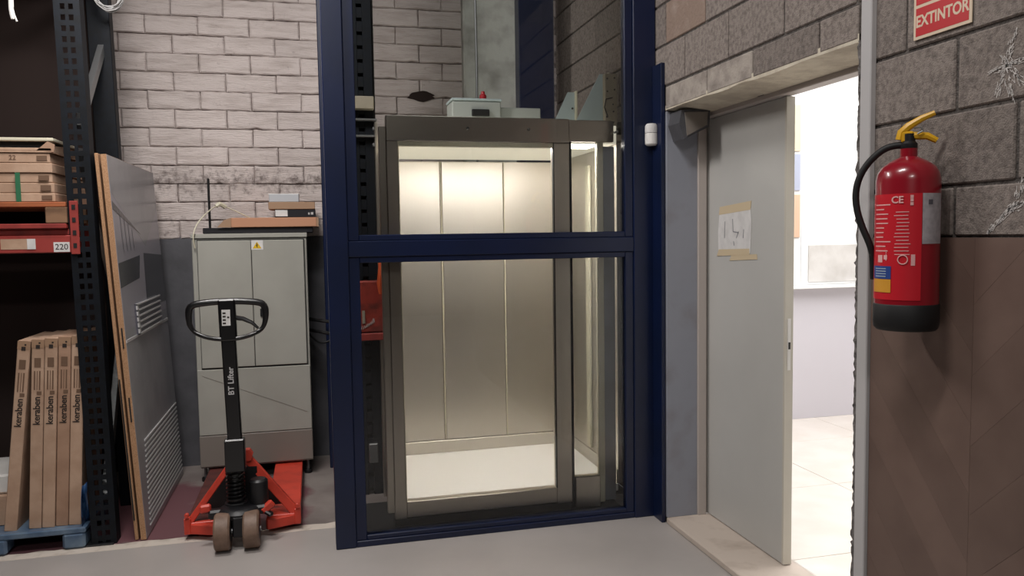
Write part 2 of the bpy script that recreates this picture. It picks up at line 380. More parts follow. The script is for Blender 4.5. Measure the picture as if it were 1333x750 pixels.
# ---- right wall (concrete block) with door opening Y 2.2..3.62, z < 2.065
wr = struct(MB().box(RW + 0.006, RW + 0.2, 3.62, BW + 0.1, 0, 3.4, 0)
            .box(RW + 0.006, RW + 0.2, 2.2, 3.62, 2.07, 3.4, 0)
            .box(RW + 0.006, RW + 0.2, -1.0, 2.19, 0, 3.4, 0).build('wall_right', 'blockmortar'))
def wall_block(y0, y1, z0, z1, name='concrete_block', mat='block', proud=None):
    g = 0.005; p = random.uniform(0.0, 0.002) if proud is None else proud
    return MB().box(RW - p, RW + 0.03, y0 + g, y1 - g, z0 + g, z1 - g, 0.004).build(name, mat, wr)
def block_row(z0, z1, ph, y_lo, y_hi):
    y = ph
    while y > y_lo: y -= 0.4
    while y < y_hi:
        a, b = max(y, y_lo), min(y + 0.4, y_hi)
        if b - a > 0.03: wall_block(a, b, z0, z1, mat='patch' if (a > 3.05 and b < 3.75 and 2.1 < z0 < 2.9) else 'block')
        y += 0.4
YN = 0.9
block_row(1.445, 1.585, 1.805, YN, 2.165)
block_row(1.585, 1.785, 1.61, YN, 2.165)
block_row(1.785, 1.985, 1.805, YN, 2.165)
block_row(1.985, 2.185, 1.995, YN, 2.20)
for i, z in enumerate((2.185, 2.385, 2.585, 2.785, 2.985)): block_row(z, z + .2, 1.818 if i % 2 == 0 else 2.018, YN, 5.41)
for a, b in ((2.2, 2.405), (2.405, 2.827), (2.827, 3.20), (3.20, 3.62)): wall_block(a, b, 2.068, 2.184, 'lintel_block', 'block' if a < 2.8 else 'lintel', 0.003)
for i, z in enumerate((1.385, 1.585, 1.785, 1.985)): block_row(z, z + .2, 3.75 if i % 2 else 3.95, 3.74, 5.41)
# soffit under the lintel, rough plaster
sf = MB(); vs = []; fs = []
for i in range(15):
    y = 2.2 + 1.42 * i / 14
    vs += [(RW - .001, y, 2.066 + random.uniform(-.006, .004)), (RW + .09, y, 2.06 + random.uniform(-.006, .004)), (RW + .19, y, 2.05), (RW + .19, y, 2.09), (RW - .001, y, 2.09)]
for i in range(14):
    for q in range(5): fs.append((i * 5 + q, i * 5 + (q + 1) % 5, i * 5 + 5 + (q + 1) % 5, i * 5 + 5 + q))
lab(sf.add(vs, fs).build('lintel_soffit', 'soffit', wr), 'cream plastered underside of the lintel')
# broken masonry edge at the near side of the opening
e = []; z = 0.0
while z < 2.066:
    e.append((2.197 + random.choice((0, 0, 0, 0, .006, -.004)) + random.uniform(-.0025, .004), z)); z += random.uniform(.006, .018)
mb = MB(); poly = [(-2.15, 0)] + [(-y, z) for y, z in e] + [(-2.2, 2.066), (-2.15, 2.066)]
mb.prism(poly[::-1], (RW + .19, 0, 0), -Y, Z, 0.195); lab(mb.build('broken_edge', 'rough', wr), 'ragged broken edge of the door opening')
# trunking strip on the wall beside the opening
st = struct(MB().box(RW - .022, RW, 2.118, 2.166, 0, 3.4, .003).build('trim_1', 'strip'))
# chevron wood-grain cladding low on the wall
def clip(poly, lo, hi, ax):
    for sgn, lim in ((1, lo), (-1, hi)):
        out = []
        for i in range(len(poly)):
            a, b = poly[i - 1], poly[i]; da, db = sgn * (a[ax] - lim), sgn * (b[ax] - lim)
            if (da >= 0) != (db >= 0):
                t = da / (da - db); out.append((a[0] + (b[0] - a[0]) * t, a[1] + (b[1] - a[1]) * t))
            if db >= 0: out.append(b)
        poly = out
        if len(poly) < 3: return []
    return poly
clad = struct(MB().box(RW - .004, RW + .006, 0.9, 2.115, 0, 1.445, 0).build('trim_2', 'slab'))
for y0, y1, sl in ((1.7199, 2.114, 1.15), (1.32, 1.7191, -1.0), (0.93, 1.317, 1.0)):
    for i in range(-4, 12):
        zb = 0.568 + 0.19 * (i - 3) - (0.0 if sl > 0 else 0.06)
        w = y1 - y0
        if sl > 0: q = [(y0, zb), (y1, zb + sl * w), (y1, zb + sl * w + .1893), (y0, zb + .1893)]
        else: q = [(y1, zb), (y0, zb - sl * w), (y0, zb - sl * w + .1893), (y1, zb + .1893)]
        q = clip(q, 0.0, 1.445, 1)
        if len(q) < 3: continue
        o = MB().prism([(-y, z) for y, z in q], (RW - .004, 0, 0), -Y, Z, random.uniform(.006, .0066)).build('cladding_plank', 'plank', clad)
# chalk marks
ch = MB()
def scrib(a, b, n=40, amp=.008, w=.0035):
    n = int(n * 1.8); w *= .6
    d = Vector((b[0] - a[0], b[1] - a[1]))
    for i in range(n):
        if random.random() < .18: continue
        t = i / n; y = a[0] + d.x * t + random.gauss(0, amp); z_ = a[1] + d.y * t + random.gauss(0, amp); q = random.uniform(.006, .016) / d.length
        ch.beam((RW - .0022, y, z_), (RW - .0022, y + d.x * q + random.uniform(-.004, .004), z_ + d.y * q + random.uniform(-.004, .004)), .0003, w * random.uniform(.4, 1.2), up=(0, d.y, -d.x), ch=0)
scrib((1.70, 1.868), (1.575, 1.882), 42, .004, .003); scrib((1.675, 1.80), (1.62, 1.95), 46, .005, .003); scrib((1.66, 1.90), (1.595, 1.82), 36, .006, .003); scrib((1.64, 1.85), (1.63, 1.79), 16, .006, .003)
scrib((1.69, 1.455), (1.62, 1.52), 44, .004, .0035); scrib((1.63, 1.51), (1.585, 1.53), 26, .006, .003); scrib((1.60, 1.54), (1.59, 1.58), 18, .006, .003)
lab(ch.build('chalk_scribble', 'chalk', wr), 'white chalk scribbles on the blocks'); bpy.data.objects['chalk_scribble']['kind'] = 'stuff'

# ---- door opening: steel reveal, frame, threshold, leaf
lab(MB().box(RW + .002, 1.86, 3.612, 3.63, 0.03, 2.062, .001).build('door_reveal', 'jamb', wr), 'blue grey steel lining of the reveal')
th = MB(); th.box(RW - .002, 2.0, 2.2, 3.615, 0, .03, .004); lab(th.build('threshold', 'stone', wr), 'pale worn stone threshold')
th.v = []; 
fr = struct(MB().box(1.86, 1.905, 3.60, 3.64, .03, 2.05, .002).box(1.90, 1.94, 3.672, 3.70, .03, 2.05, .002).box(1.86, 1.93, 3.625, 3.70, .03, 2.05, .002)
            .box(1.885, 1.95, 2.2, 3.66, 2.03, 2.10, .003).build('trim_3', 'frame'))
MB().box(1.878, 1.886, 3.05, 3.10, 2.05, 2.062, .001).build('door_catch', 'rubber', fr)
dr = struct(MB().box(1.92, 1.955, 2.95, 3.668, 0.034, 2.027, .002).build('door_1', 'door'))
MB().box(1.918, 1.958, 2.937, 2.95, .034, 2.027, .001).build('door_edge', 'edge', dr)
lk = MB().box(1.93, 1.945, 2.934, 2.938, 0.88, 1.10, .001).build('lock_plate', 'white', dr); MB().box(1.933, 1.942, 2.932, 2.935, .97, 1.0, 0).build('latch', 'rubber', lk)

# ---- side room seen through the door
sr = struct(MB().box(1.9, 6.2, 5.29, 5.4, 0, 3.2, 0).build('wall_side_room', 'roomwall'))
struct(MB().box(6.2, 6.3, 0.4, 5.4, 0, 3.2, 0).build('wall_side_room_far', 'roomwall'))
struct(MB().box(1.9, 6.2, 0.3, 0.4, 0, 3.2, 0).build('wall_side_room_near', 'roomwall'))
struct(MB().box(1.8, 6.3, 0.3, 5.4, 3.2, 3.3, 0).build('ceiling', 'roomwall'))
sfl = struct(MB().box(1.97, 6.2, 0.4, 5.29, -.1, .024, 0).build('floor_side_room', 'grout'))
for i in range(5):
    for j in range(6):
        a, b = 1.985 + i * .86, 0.40 + j * .86
        if b > 5.25 or a > 6.1: continue
        MB().box(a + .002, min(a + .858, 6.2), b + .002, min(b + .858, 5.29), .02, .03, .001).build('floor_tile', 'tile', sfl)
lab(MB().box(1.9, 6.2, 5.27, 5.29, .03, 1.03, .002).build('lower_panel', 'lilac', sr), 'pale lilac lower wall panel')

# ---- hall around and behind the camera (seen only in reflections)
struct(MB().box(-7.1, 5.2, -7.1, -7.0, 0, 5.2, 0).build('wall_rear', 'hallwall'))
struct(MB().box(-7.2, -7.1, -7.1, 5.6, 0, 5.2, 0).build('wall_left', 'hallwall'))
struct(MB().box(-7.1, 5.2, -7.1, 5.6, 5.2, 5.3, 0).build('ceiling_hall', 'hallceil'))
struct(MB().box(5.2, 5.3, -7.1, 0.3, 0, 5.2, 0).build('wall_right_hall', 'hallwall'))
struct(MB().box(-7.1, 1.9, BW + .05, BW + .25, 3.4, 5.2, 0).box(-7.1, -3.2, BW + .05, BW + .25, 0, 3.4, 0).build('wall_back_upper', 'hallwall'))
struct(MB().box(RW + .02, RW + .2, -1, BW + .1, 3.4, 5.2, 0).build('wall_right_upper', 'hallwall'))

# ================================================================== LIFT SHAFT (navy frame with glass)
LY = 3.728
lift = thing('lift_shaft', (0.89, LY + .8, 0), 'navy blue steel lift shaft with large clear glass panes between brick wall and door', 'lift shaft')
MB().box(.06, .155, LY, LY + .1, 0, 4.2, .004).build('post', 'blue', lift)
MB().box(1.57, 1.69, LY, LY + .1, 0, 4.2, .004).build('post', 'blue', lift)
MB().box(.165, 1.56, LY + .102, 4.32, 0, .012, .002).build('pit_tray', 'slab', lift)
MB().box(.06, .16, 5.1, 5.2, 0, 4.2, .004).build('post', 'blue', lift)
MB().box(1.31, 1.545, 4.97, 5.07, 0, 4.2, .004).build('post', 'blue', lift)
MB().box(1.672, 1.693, 3.625, LY - .001, 0, 2.3, .002).build('flange', 'blue', lift)
for nm, z0, z1 in (('bottom_rail', 0, .03), ('middle_rail', 1.378, 1.452)): MB().box(.155, 1.57, LY + .004, LY + .09, z0, z1, .003).build(nm, 'blue', lift)
for z0, z1 in ((.03, 1.378), (1.452, 4.2)):
    f = MB()
    f.box(.155, .205, LY + .012, LY + .06, z0, z1, .003); f.box(1.527, 1.57, LY + .012, LY + .06, z0, z1, .003)
    f.box(.205, 1.527, LY + .012, LY + .06, z0, z0 + (.028 if z0 > 1 else .022), .003); f.box(.205, 1.527, LY + .012, LY + .06, z1 - .028, z1, .003)
    fo = f.build('glazing_frame', 'blue', lift)
    MB().box(.2, 1.532, LY + .032, LY + .04, z0 + .01, z1 - .01, 0).build('pane', 'glass', fo)
# guide mast at the left inside the shaft
mast = thing('guide_mast', (.26, 4.55, 0), 'dark perforated guide mast standing inside the shaft behind left glass edge', 'mast')
m_ = MB(); m_.box(.15, .205, 4.5, 4.56, 0, 3.6, .002).box(.235, .265, 4.5, 4.56, 0, 3.6, .002).box(.295, .345, 4.5, 4.56, 0, 3.6, .002)
z = 0.05
while z < 3.6:
    m_.box(.205, .235, 4.5, 4.56, z, z + .055, 0).box(.265, .295, 4.5, 4.56, z, z + .055, 0); z += .075
m_.build('column', 'darkblue', mast)
MB().box(.14, .36, 4.562, 4.60, 0, 3.6, .002).build('back_plate', 'dark', mast)
MB().box(.345, .36, 4.44, 4.5, 0, 2.1, .002).build('guide_rail', 'steel', mast)
MB().box(.21, .345, 4.44, 4.5, 2.17, 2.24, .004).build('bracket', 'beigerail', mast)
for zz in (2.02, 2.11): MB().box(.14, .36, 4.46, 4.5, zz, zz + .012, .002).build('clamp_bar', 'galv', mast)
MB().cyl((.345, 4.49, 1.98), Y, .012, .03, 12).build('bolt', 'galv', mast); MB().cyl((.345, 4.49, 2.07), Y, .010, .03, 12).build('bolt', 'galv', mast)
MB().box(.27, .32, 4.47, 4.5, .19, .3, .004).build('connector', 'galv', mast)
rb = thing('red_control_box', (.32, 4.3, .9), 'dirty red metal box with white scrawl behind the lower left glass', 'box')
MB().box(.21, .36, 4.36, 4.44, .95, 1.23, .006).build('casing', 'reddirty', rb)
MB().box(.21, .37, 4.35, 4.44, .905, .945, .004).build('base', 'orange', rb)
s_ = MB()
for i in range(9):
    x0 = .225 + i * .011; s_.beam((x0, 4.358, .955 + i * .006), (x0 + random.uniform(-.01, .016), 4.358, .975 + i * .006 + random.uniform(0, .012)), .002, .003, up=(0, 1, 0), ch=0)
lab(s_.build('scrawl', 'chalk', rb), 'white scrawl')
MB().box(.245, .26, 4.355, 4.362, 1.0, 1.07, 0).build('label_plate', 'beigerail', rb)
osb = tag(MB().tube([(.345, 4.33, 1.42), (.348, 4.33, 1.3), (.342, 4.33, 1.22), (.345, 4.335, 1.16)], [.011, .012, .016, .009], 7).build('strap', 'orangestrap', None, (.345, 4.33, 1.2)), 'short orange strap hanging in front of the red box', 'strap')

# ================================================================== LIFT CABIN
cab = thing('lift_cabin', (.86, 4.35, 0), 'brightly lit stainless steel lift cabin with white floor inside the glass shaft', 'lift cabin')
CF = 3.86      # front plane
MB().box(.352, .41, CF, CF + .05, .07, 1.93, .003).build('stile', 'steel', cab)
MB().box(1.19, 1.275, CF, CF + .05, .07, 1.93, .003).build('stile', 'steel', cab)
MB().box(.352, 1.275, CF - .006, CF + .05, 1.93, 2.052, .003).build('header', 'steel', cab)
MB().box(1.275, 1.52, CF + .01, CF + .05, 1.94, 2.05, .003).build('header', 'steel', cab)
MB().box(.41, 1.19, CF, CF + .05, .075, .155, .003).build('bottom_rail', 'steel', cab)
MB().box(.352, 1.275, CF + .01, CF + .06, .03, .07, .002).build('sill', 'dark', cab)
MB().box(.318, .352, CF + .012, CF + .05, .1, 2.0, .002).build('edge_strip', 'steel', cab)
MB().box(.405, .412, CF - .004, CF + .02, .155, 1.93, .001).build('bead', 'cream', cab)
MB().box(1.187, 1.193, CF - .004, CF + .02, .155, 1.93, .001).build('bead', 'dark', cab)
MB().box(.412, 1.187, CF - .003, CF + .04, 1.907, 1.93, .001).build('bead', 'cream', cab)
# right hand side: fixed glass beside the stile, cream post, grey filler
MB().box(1.275, 1.292, CF + .015, CF + .05, .04, 1.94, .002).build('door_slot', 'dark', cab)
MB().box(1.292, 1.455, CF + .02, CF + .028, .19, 1.94, 0).build('side_glass', 'glass', cab)
MB().box(1.292, 1.43, CF - .004, CF + .05, .035, .20, .004).build('kick_plate', 'steel', cab)
MB().box(1.43, 1.462, CF + .01, CF + .05, .05, 1.94, .003).build('corner_post', 'cream', cab)
MB().box(1.464, 1.53, CF + .03, CF + .06, .05, 1.92, .003).build('filler_panel', 'jamb', cab)
MB().box(1.532, 1.548, 4.30, 4.36, .22, 1.86, .004).build('side_strip', 'cream', cab)
MB().box(1.542, 1.55, CF + .05, 4.79, .13, .206, .002).build('skirting', 'steelin', cab)
# interior
FZ = .13; BK = 4.79; IX0, IX1 = .40, 1.55
MB().box(IX0, IX1, CF + .05, BK + .03, .09, FZ, .002).build('floor_panel', 'cabfloor', cab)
MB().box(IX0, IX1, CF + .05, BK + .03, 1.935, 2.03, .002).build('ceiling_panel', 'glowceil', cab)
for a, b in ((IX0, .754), (.766, 1.149), (1.155, IX1)): MB().box(a, b, BK, BK + .02, .21, 1.92, .003).build('back_panel', 'steelin', cab)
for a in (.757, 1.151): MB().box(a, a + .006, BK - .003, BK + .01, .21, 1.92, .001).build('cover_strip', 'cream', cab)
MB().box(IX0, IX1, BK - .004, BK + .02, FZ, .206, .002).build('skirting', 'steelin', cab)
for a in (IX0 - .02, IX1): MB().box(a, a + .02, CF + .05, BK + .03, FZ, 1.935, .002).build('side_panel', 'steelin', cab)
cl = MB().box(.50, 1.45, CF + .07, CF + .22, 1.928, 1.936, .001).build('ceiling_lamp', 'led', cab); lab(cl, 'glowing white ceiling lamp strip')
MB().cyl((.75, CF - .008, 1.995), Y, .008, .008, 12).build('rivet', 'galv', cab)
MB().cyl((1.06, CF - .010, 1.995), Y, .008, .008, 12).build('rivet', 'galv', cab)

# things on the cabin roof
gb = thing('grey_box', (.90, 4.5, 2.16), 'pale grey metal control box on the cabin roof', 'box')
MB().box(.775, 1.055, 4.42, 4.6, 2.055, 2.225, .006).build('casing', 'greybox', gb); MB().box(.77, 1.06, 4.415, 4.6, 2.226, 2.24, .003).build('lid', 'paleblue', gb)
MB().box(.885, .985, 4.40, 4.42, 2.14, 2.178, .003).build('terminal_block', 'rubber', gb)
MB().box(1.04, 1.3, 4.46, 4.62, 2.055, 2.20, .004).build('side_cover', 'greybox', gb)
rj = tag(MB().lathe([(0, 2.241), (.018, 2.241), (.02, 2.246), (.02, 2.268), (.012, 2.275), (.01, 2.29), (0, 2.29)], (.965, 4.48, 0), Z, 16).build('reset_knob', 'redjar', None, (.965, 4.48, 2.241)), 'small red knob standing on the pale grey control box', 'knob')
for i, (x0, x1, h, yy) in enumerate(((1.36, 1.495, .135, 4.42), (1.47, 1.665, .23, 4.35))):
    g_ = thing('gusset_bracket', (x1, yy, 2.055), ('smaller' if i == 0 else 'larger') + ' pale blue triangular steel bracket on the cabin roof', 'bracket', 'triangular brackets on the cabin roof')
    zb = 2.055
    MB().prism([(x0, zb), (x1, zb), (x1, zb + .1 + h), (x1 - .04, zb + .1 + h), (x0 - .0, zb + .04)], (0, yy, 0), X, Z, -.01).build('web', 'paleblue', g_)
    MB().box(x1, x1 + .008, yy - .03, yy + .06, zb, zb + .105 + h, .001).build('flange', 'cream', g_)
    MB().cyl((x1 - .015, yy - .006, zb + .02 + h * .9), Y, .006, .012, 10).build('bolt', 'dark', g_)
br = thing('drilled_rail', (1.74, 4.3, 2.05), 'beige drilled rail beside the larger pale blue bracket', 'rail')
MB().box(1.60, 1.672, 4.2, 4.24, 2.055, 2.36, .003).build('plate', 'beigerail', br)
for a, b in ((1.612, 2.33), (1.655, 2.335), (1.612, 2.26), (1.655, 2.27), (1.645, 2.19), (1.648, 2.15), (1.61, 2.12), (1.648, 2.09)): MB().cyl((a, 4.197, b), Y, .005, .008, 10).build('bolt_head', 'dark', br)
tag(MB().tube([(1.612, 4.19, 2.12), (1.59, 4.185, 2.17), (1.60, 4.185, 2.215), (1.64, 4.19, 2.225)], .003, 6).build('cable', 'rubber', None, (1.61, 4.19, 2.15)), 'thin dark cable looping across the beige drilled rail', 'cable')
sw = thing('limit_switch', (1.63, 4.1, 2.03), 'dark limit switch with a white lever at upper right glass corner', 'switch')
MB().box(1.575, 1.625, 3.832, 3.856, 1.96, 2.07, .004).build('body', 'dark', sw); MB().beam((1.51, 3.842, 1.985), (1.56, 3.842, 2.0), .01, .012).build('lever', 'white', sw); MB().cyl((1.565, 3.845, 2.07), Y, .009, .02, 10).build('roller', 'white', sw)
MB().box(1.53, 1.58, 3.836, 3.856, 1.975, 2.04, .003).build('mount', 'dark', sw)

# ================================================================== RIGHT SIDE OBJECTS
# motion detector
pir = thing('motion_detector', (1.63, LY, 1.91), 'small white motion detector on the right navy post', 'sensor')
MB().lathe([(0, 1.905), (.024, 1.905), (.031, 1.912), (.032, 1.935), (.031, 1.965)], (1.651, LY - .0335, 0), Z, 24).build('base', 'white', pir)
MB().lathe([(.031, 1.967), (.032, 1.98), (.031, 2.0), (.024, 2.012), (0, 2.013)], (1.651, LY - .0335, 0), Z, 24).build('lens_cover', 'paper', pir)
# floodlight / door closer box
fb = thing('wall_lamp', (1.78, 3.6, 1.92), 'dark grey slanted lamp housing under the lintel at the door corner', 'lamp')
MB().prism([(1.73, 1.915), (1.86, 1.975), (1.866, 2.058), (1.716, 2.052), (1.703, 1.99)], (0, 3.611, 0), X, Z, .12).build('housing', 'dado', fb)
MB().prism([(1.742, 1.93), (1.845, 1.982), (1.85, 2.045), (1.73, 2.04)], (0, 3.490, 0), X, Z, .006).build('front_plate', 'cabinetdark', fb)
# paper note on the door
nt = thing('paper_note', (1.918, 3.35, 1.37), 'white paper note held by masking tape on the grey door', 'note')
DX = 1.919
def sheet(mb, pts, d=.0012, x=DX): return mb.prism([(-y, z) for y, z in pts], (x, 0, 0), -Y, Z, d)
sheet(MB(), [(3.505, 1.375), (3.215, 1.37), (3.205, 1.50), (3.213, 1.575), (3.495, 1.56), (3.508, 1.47)]).build('sheet', 'paper', nt)
sheet(MB(), [(3.50, 1.552), (3.215, 1.568), (3.207, 1.608), (3.492, 1.59)], .0018).build('tape', 'tape', nt)
sheet(MB(), [(3.52, 1.352), (3.22, 1.365), (3.222, 1.392), (3.50, 1.385)], .0018).build('tape', 'tape', nt)
sheet(MB(), [(3.40, 1.333), (3.155, 1.345), (3.16, 1.368), (3.38, 1.36)], .0012).build('tape', 'tape', nt)
s2 = MB()
for (a, b, c_, d_) in ((3.44, 1.52, 3.445, 1.44), (3.37, 1.53, 3.365, 1.47), (3.365, 1.47, 3.315, 1.465), (3.315, 1.47, 3.335, 1.44), (3.27, 1.48, 3.275, 1.44), (3.36, 1.425, 3.355, 1.405)):
    s2.beam((DX - .0018, a, b), (DX - .0018, c_, d_), .0005, .005, up=(0, 1, .2), ch=0)
pm_ = lab(s2.build('pencil_marks', 'pencil', nt), 'faint grey pencil strokes'); pm_['kind'] = 'stuff'

# extinguisher sign
sg = thing('extinguisher_sign', (RW - .006, 1.853, 2.007), 'red sign with cream border reading EXTINTOR above the fire extinguisher', 'sign')
MB().box(RW - .009, RW - .0055, 1.749, 1.956, 2.007, 2.30, .0005).build('board', 'signcream', sg)
MB().box(RW - .0096, RW - .009, 1.758, 1.947, 2.016, 2.094, 0).build('lower_field', 'signred', sg)
MB().box(RW - .0096, RW - .009, 1.758, 1.947, 2.103, 2.291, 0).build('upper_field', 'signred', sg)
text('EXTINTOR', .045, (RW - .0098, 1.8525, 2.055), -Y, Z, 'signcream', 'lettering', sg, bold=.0012, sx=.86)

# fire extinguisher
EX = (1.594, 1.86); ER = .0815
ex = thing('fire_extinguisher', (EX[0], EX[1], 1.2), 'red fire extinguisher with black base and yellow levers hung on the block wall', 'fire extinguisher')
MB().lathe([(0, 1.238), (ER, 1.24), (ER, 1.602), (ER - .004, 1.622), (ER - .014, 1.640), (ER - .034, 1.655), (.03, 1.664), (.022, 1.668), (.022, 1.69), (0, 1.69)], (*EX, 0), Z, 48).build('cylinder', 'extred', ex)
MB().lathe([(0, 1.192), (ER - .006, 1.192), (ER + .001, 1.2), (ER + .0025, 1.215), (ER + .0025, 1.262), (ER + .0005, 1.265), (ER - .01, 1.265)], (*EX, 0), Z, 48).build('base_cup', 'rubber', ex)
ac = math.atan2(-EX[1], -EX[0])              # angle that faces the camera
def ang(s): return ac + math.asin(max(-1, min(1, s)))   # s = -1 left edge .. 1 right edge as seen
lb = MB().patch((*EX, 0), ER, ang(-1) - .25, ang(.42), 1.278, 1.565, 16).build('front_label', 'extlabel', ex); lab(lb, 'bright red printed label')
l2 = MB().patch((*EX, 0), ER, ang(.44), ang(.97), 1.43, 1.565, 10).build('inspection_label', 'greylabel', ex); lab(l2, 'pale grey inspection label')
l3 = MB().patch((*EX, 0), ER + .0014, ang(-.96), ang(-.46), 1.335, 1.37, 8).build('blue_sticker', 'bluelabel', ex); lab(l3, 'blue sticker')
l4 = MB().patch((*EX, 0), ER + .0014, ang(-.96), ang(-.46), 1.298, 1.334, 8).build('yellow_sticker', 'gold', ex); lab(l4, 'orange yellow sticker')
def lt(body, size, s, z, par, mat='exttext', bold=0.0, rr=.0022):
    a = ang(s); n_ = Vector((math.cos(a), math.sin(a), 0)); rt = Vector((-math.sin(a), math.cos(a), 0))
    return text(body, size, Vector((EX[0], EX[1], z)) + n_ * (ER + rr), rt, Z, mat, 'print', par, bold)
lt('CE', .026, -.30, 1.548, lb, bold=.0006)
for z_, t_ in ((1.556, 'III'), (1.547, 'III'), (1.537, 'III')): lt(t_, .010, .12, z_, lb, bold=.0008)
pm = MB()
for i in range(11): pm.patch((*EX, 0), ER + .0014, ang(-.93), ang(-.93 + random.uniform(.2, .45)), 1.535 - i * .0125, 1.538 - i * .0125, 4, .0006)
for i in range(13): pm.patch((*EX, 0), ER + .0014, ang(-.40 + random.uniform(0, .1)), ang(.02 + random.uniform(0, .1)), 1.515 - i * .0095, 1.517 - i * .0095, 4, .0006)
for i in range(5): pm.patch((*EX, 0), ER + .0014, ang(-.62), ang(-.60), 1.385 + i * .005, 1.388 + i * .005, 2, .0006)
pm.patch((*EX, 0), ER + .0014, ang(.12), ang(.24), 1.372, 1.402, 3, .0006).patch((*EX, 0), ER + .0014, ang(-.85), ang(-.72), 1.38, 1.40, 3, .0006).patch((*EX, 0), ER + .0014, ang(-.68), ang(-.58), 1.388, 1.40, 3, .0006)
po = pm.build('print', 'exttext', lb); lab(po, 'small pale printed lines')
a0 = ang(-.12); n_ = Vector((math.cos(a0), math.sin(a0), 0)); rt = Vector((-math.sin(a0), math.cos(a0), 0)); cc = Vector((EX[0], EX[1], 1.388)) + n_ * (ER + .002)
MB().tube([cc + rt * (.012 * math.cos(t)) + Z * (.012 * math.sin(t)) for t in [i * math.pi / 10 for i in range(20)]], .0016, 5, True).build('print', 'exttext', lb)
MB().patch((*EX, 0), ER + .0014, ang(.60), ang(.72), 1.535, 1.548, 3, .0006).build('print', 'filmline', l2)
for i in range(4): MB().patch((*EX, 0), ER + .0028, ang(-.9), ang(-.6), 1.341 + i * .007, 1.343 + i * .007, 3, .0006).build('print', 'paleblue', l3)
# valve, levers, hose
MB().lathe([(0, 1.686), (.02, 1.686), (.022, 1.69), (.022, 1.703), (.016, 1.71), (.016, 1.73), (0, 1.732)], (*EX, 0), Z, 20).build('valve', 'dark', ex)
rt0 = Vector((-math.sin(ac), math.cos(ac), 0)); toc = Vector((math.cos(ac), math.sin(ac), 0))
if rt0.y > 0: rt0 = -rt0
ec = Vector((EX[0], EX[1], 0))
def P(s, z, d=0.0): return ec + rt0 * s + toc * d + Z * z
MB().beam(P(-.02, 1.722), P(.012, 1.722), .024, .03, ch=.004).build('valve_head', 'extyellow', ex)
MB().tube([P(-.022, 1.715), P(-.018, 1.735), P(0, 1.752), P(.03, 1.77), P(.062, 1.783)], [.012, .012, .011, .009, .007], 8).build('lever', 'extyellow', ex)
MB().tube([P(-.02, 1.72), P(.01, 1.725), P(.045, 1.722), P(.068, 1.708)], [.010, .011, .010, .008], 8).build('carrying_handle', 'extyellow', ex)
MB().tube([P(.012, 1.745, .012), P(.028, 1.745, .014), P(.034, 1.735, .014), P(.02, 1.728, .014)], .0025, 6).build('safety_pin', 'galv', ex)
hp = [P(-.01, 1.70, .0), P(-.036, 1.70), P(-.065, 1.69), P(-.098, 1.66), P(-.122, 1.62), P(-.132, 1.575), P(-.128, 1.525), P(-.113, 1.475), P(-.095, 1.43), P(-.086, 1.39, -.01), P(-.084, 1.33, -.02)]
def smooth(p, n=3):
    out = []
    for i in range(len(p) - 1):
        a, b, c, d = p[max(i - 1, 0)], p[i], p[i + 1], p[min(i + 2, len(p) - 1)]
        for k in range(n):
            t = k / n; out.append(.5 * ((2 * b) + (-a + c) * t + (2 * a - 5 * b + 4 * c - d) * t * t + (-a + 3 * b - 3 * c + d) * t ** 3))
    return out + [p[-1]]
MB().tube(smooth(hp), .0095, 10).build('hose', 'rubber', ex)
MB().box(EX[0] + ER - .012, RW - .001, EX[1] - .012, EX[1] + .012, 1.56, 1.60, .003).build('wall_bracket', 'dark', ex)
MB().box(EX[0] + .06, RW - .001, EX[1] - .02, EX[1] + .02, 1.30, 1.34, .003).build('wall_bracket', 'dark', ex)

# side room: display boards
rk = thing('display_column', (3.5, 5.26, 1.04), 'narrow white column of tile samples on the side room wall', 'display')
MB().box(3.28, 3.55, 5.24, 5.268, 1.06, 2.5, .002).build('backing', 'roomwall', rk)
for z0, z1, m_ in ((2.06, 2.40, 'samplebeige'), (1.77, 2.04, 'samplegrey'), (1.42, 1.74, 'sampletan')): MB().box(3.29, 3.535, 5.228, 5.24, z0, z1, .002).build('sample_tile', m_, rk)
ds = thing('display_panel', (4.0, 5.26, 1.04), 'large white display panel with a pale stone tile beyond the door', 'display')
MB().box(3.56, 5.2, 5.25, 5.268, 1.06, 2.42, .003).build('panel', 'roomwall', ds); MB().box(3.62, 4.6, 5.24, 5.25, 1.08, 1.36, .002).build('stone_tile', 'samplestone', ds)
lg = tag(MB().box(2.6, 6.0, 5.18, 5.268, 1.035, 1.058, .003).build('ledge', 'roomwall', None, (4.3, 5.22, 1.035)), 'long white ledge along the top of the lilac panel', 'shelf')

# ================================================================== RACK AND ITS LOAD
rack = thing('pallet_rack', (-1.05, 4.45, 0), 'dark navy pallet rack with perforated upright and orange beam at the left', 'rack')
up = MB(); XU0, XU1 = -1.110, -.999
for a, b in ((XU0, XU0 + .028), (XU0 + .048, XU1 - .048), (XU1 - .028, XU1)): up.box(a, b, 4.12, 4.126, 0, 3.3, 0)
z = 0.02
while z < 3.3:
    for a in (XU0 + .028, XU1 - .048): up.box(a, a + .02, 4.12, 4.126, z, z + .024, 0)
    z += .05
up.box(XU0, XU0 + .004, 4.126, 4.2, 0, 3.3, 0).box(XU1 - .004, XU1, 4.126, 4.2, 0, 3.3, 0)
up.build('upright', 'darkblue', rack)
MB().box(XU0, XU1, 4.70, 4.78, 0, 3.3, .003).build('upright', 'darkblue', rack)
for a, b in (((-1.05, 4.16, 2.0), (-1.05, 4.74, 2.52)), ((-1.05, 4.74, 1.05), (-1.05, 4.16, 1.9)), ((-1.05, 4.16, .2), (-1.05, 4.74, 1.0))): MB().beam(a, b, .03, .05).build('brace', 'galv', rack)
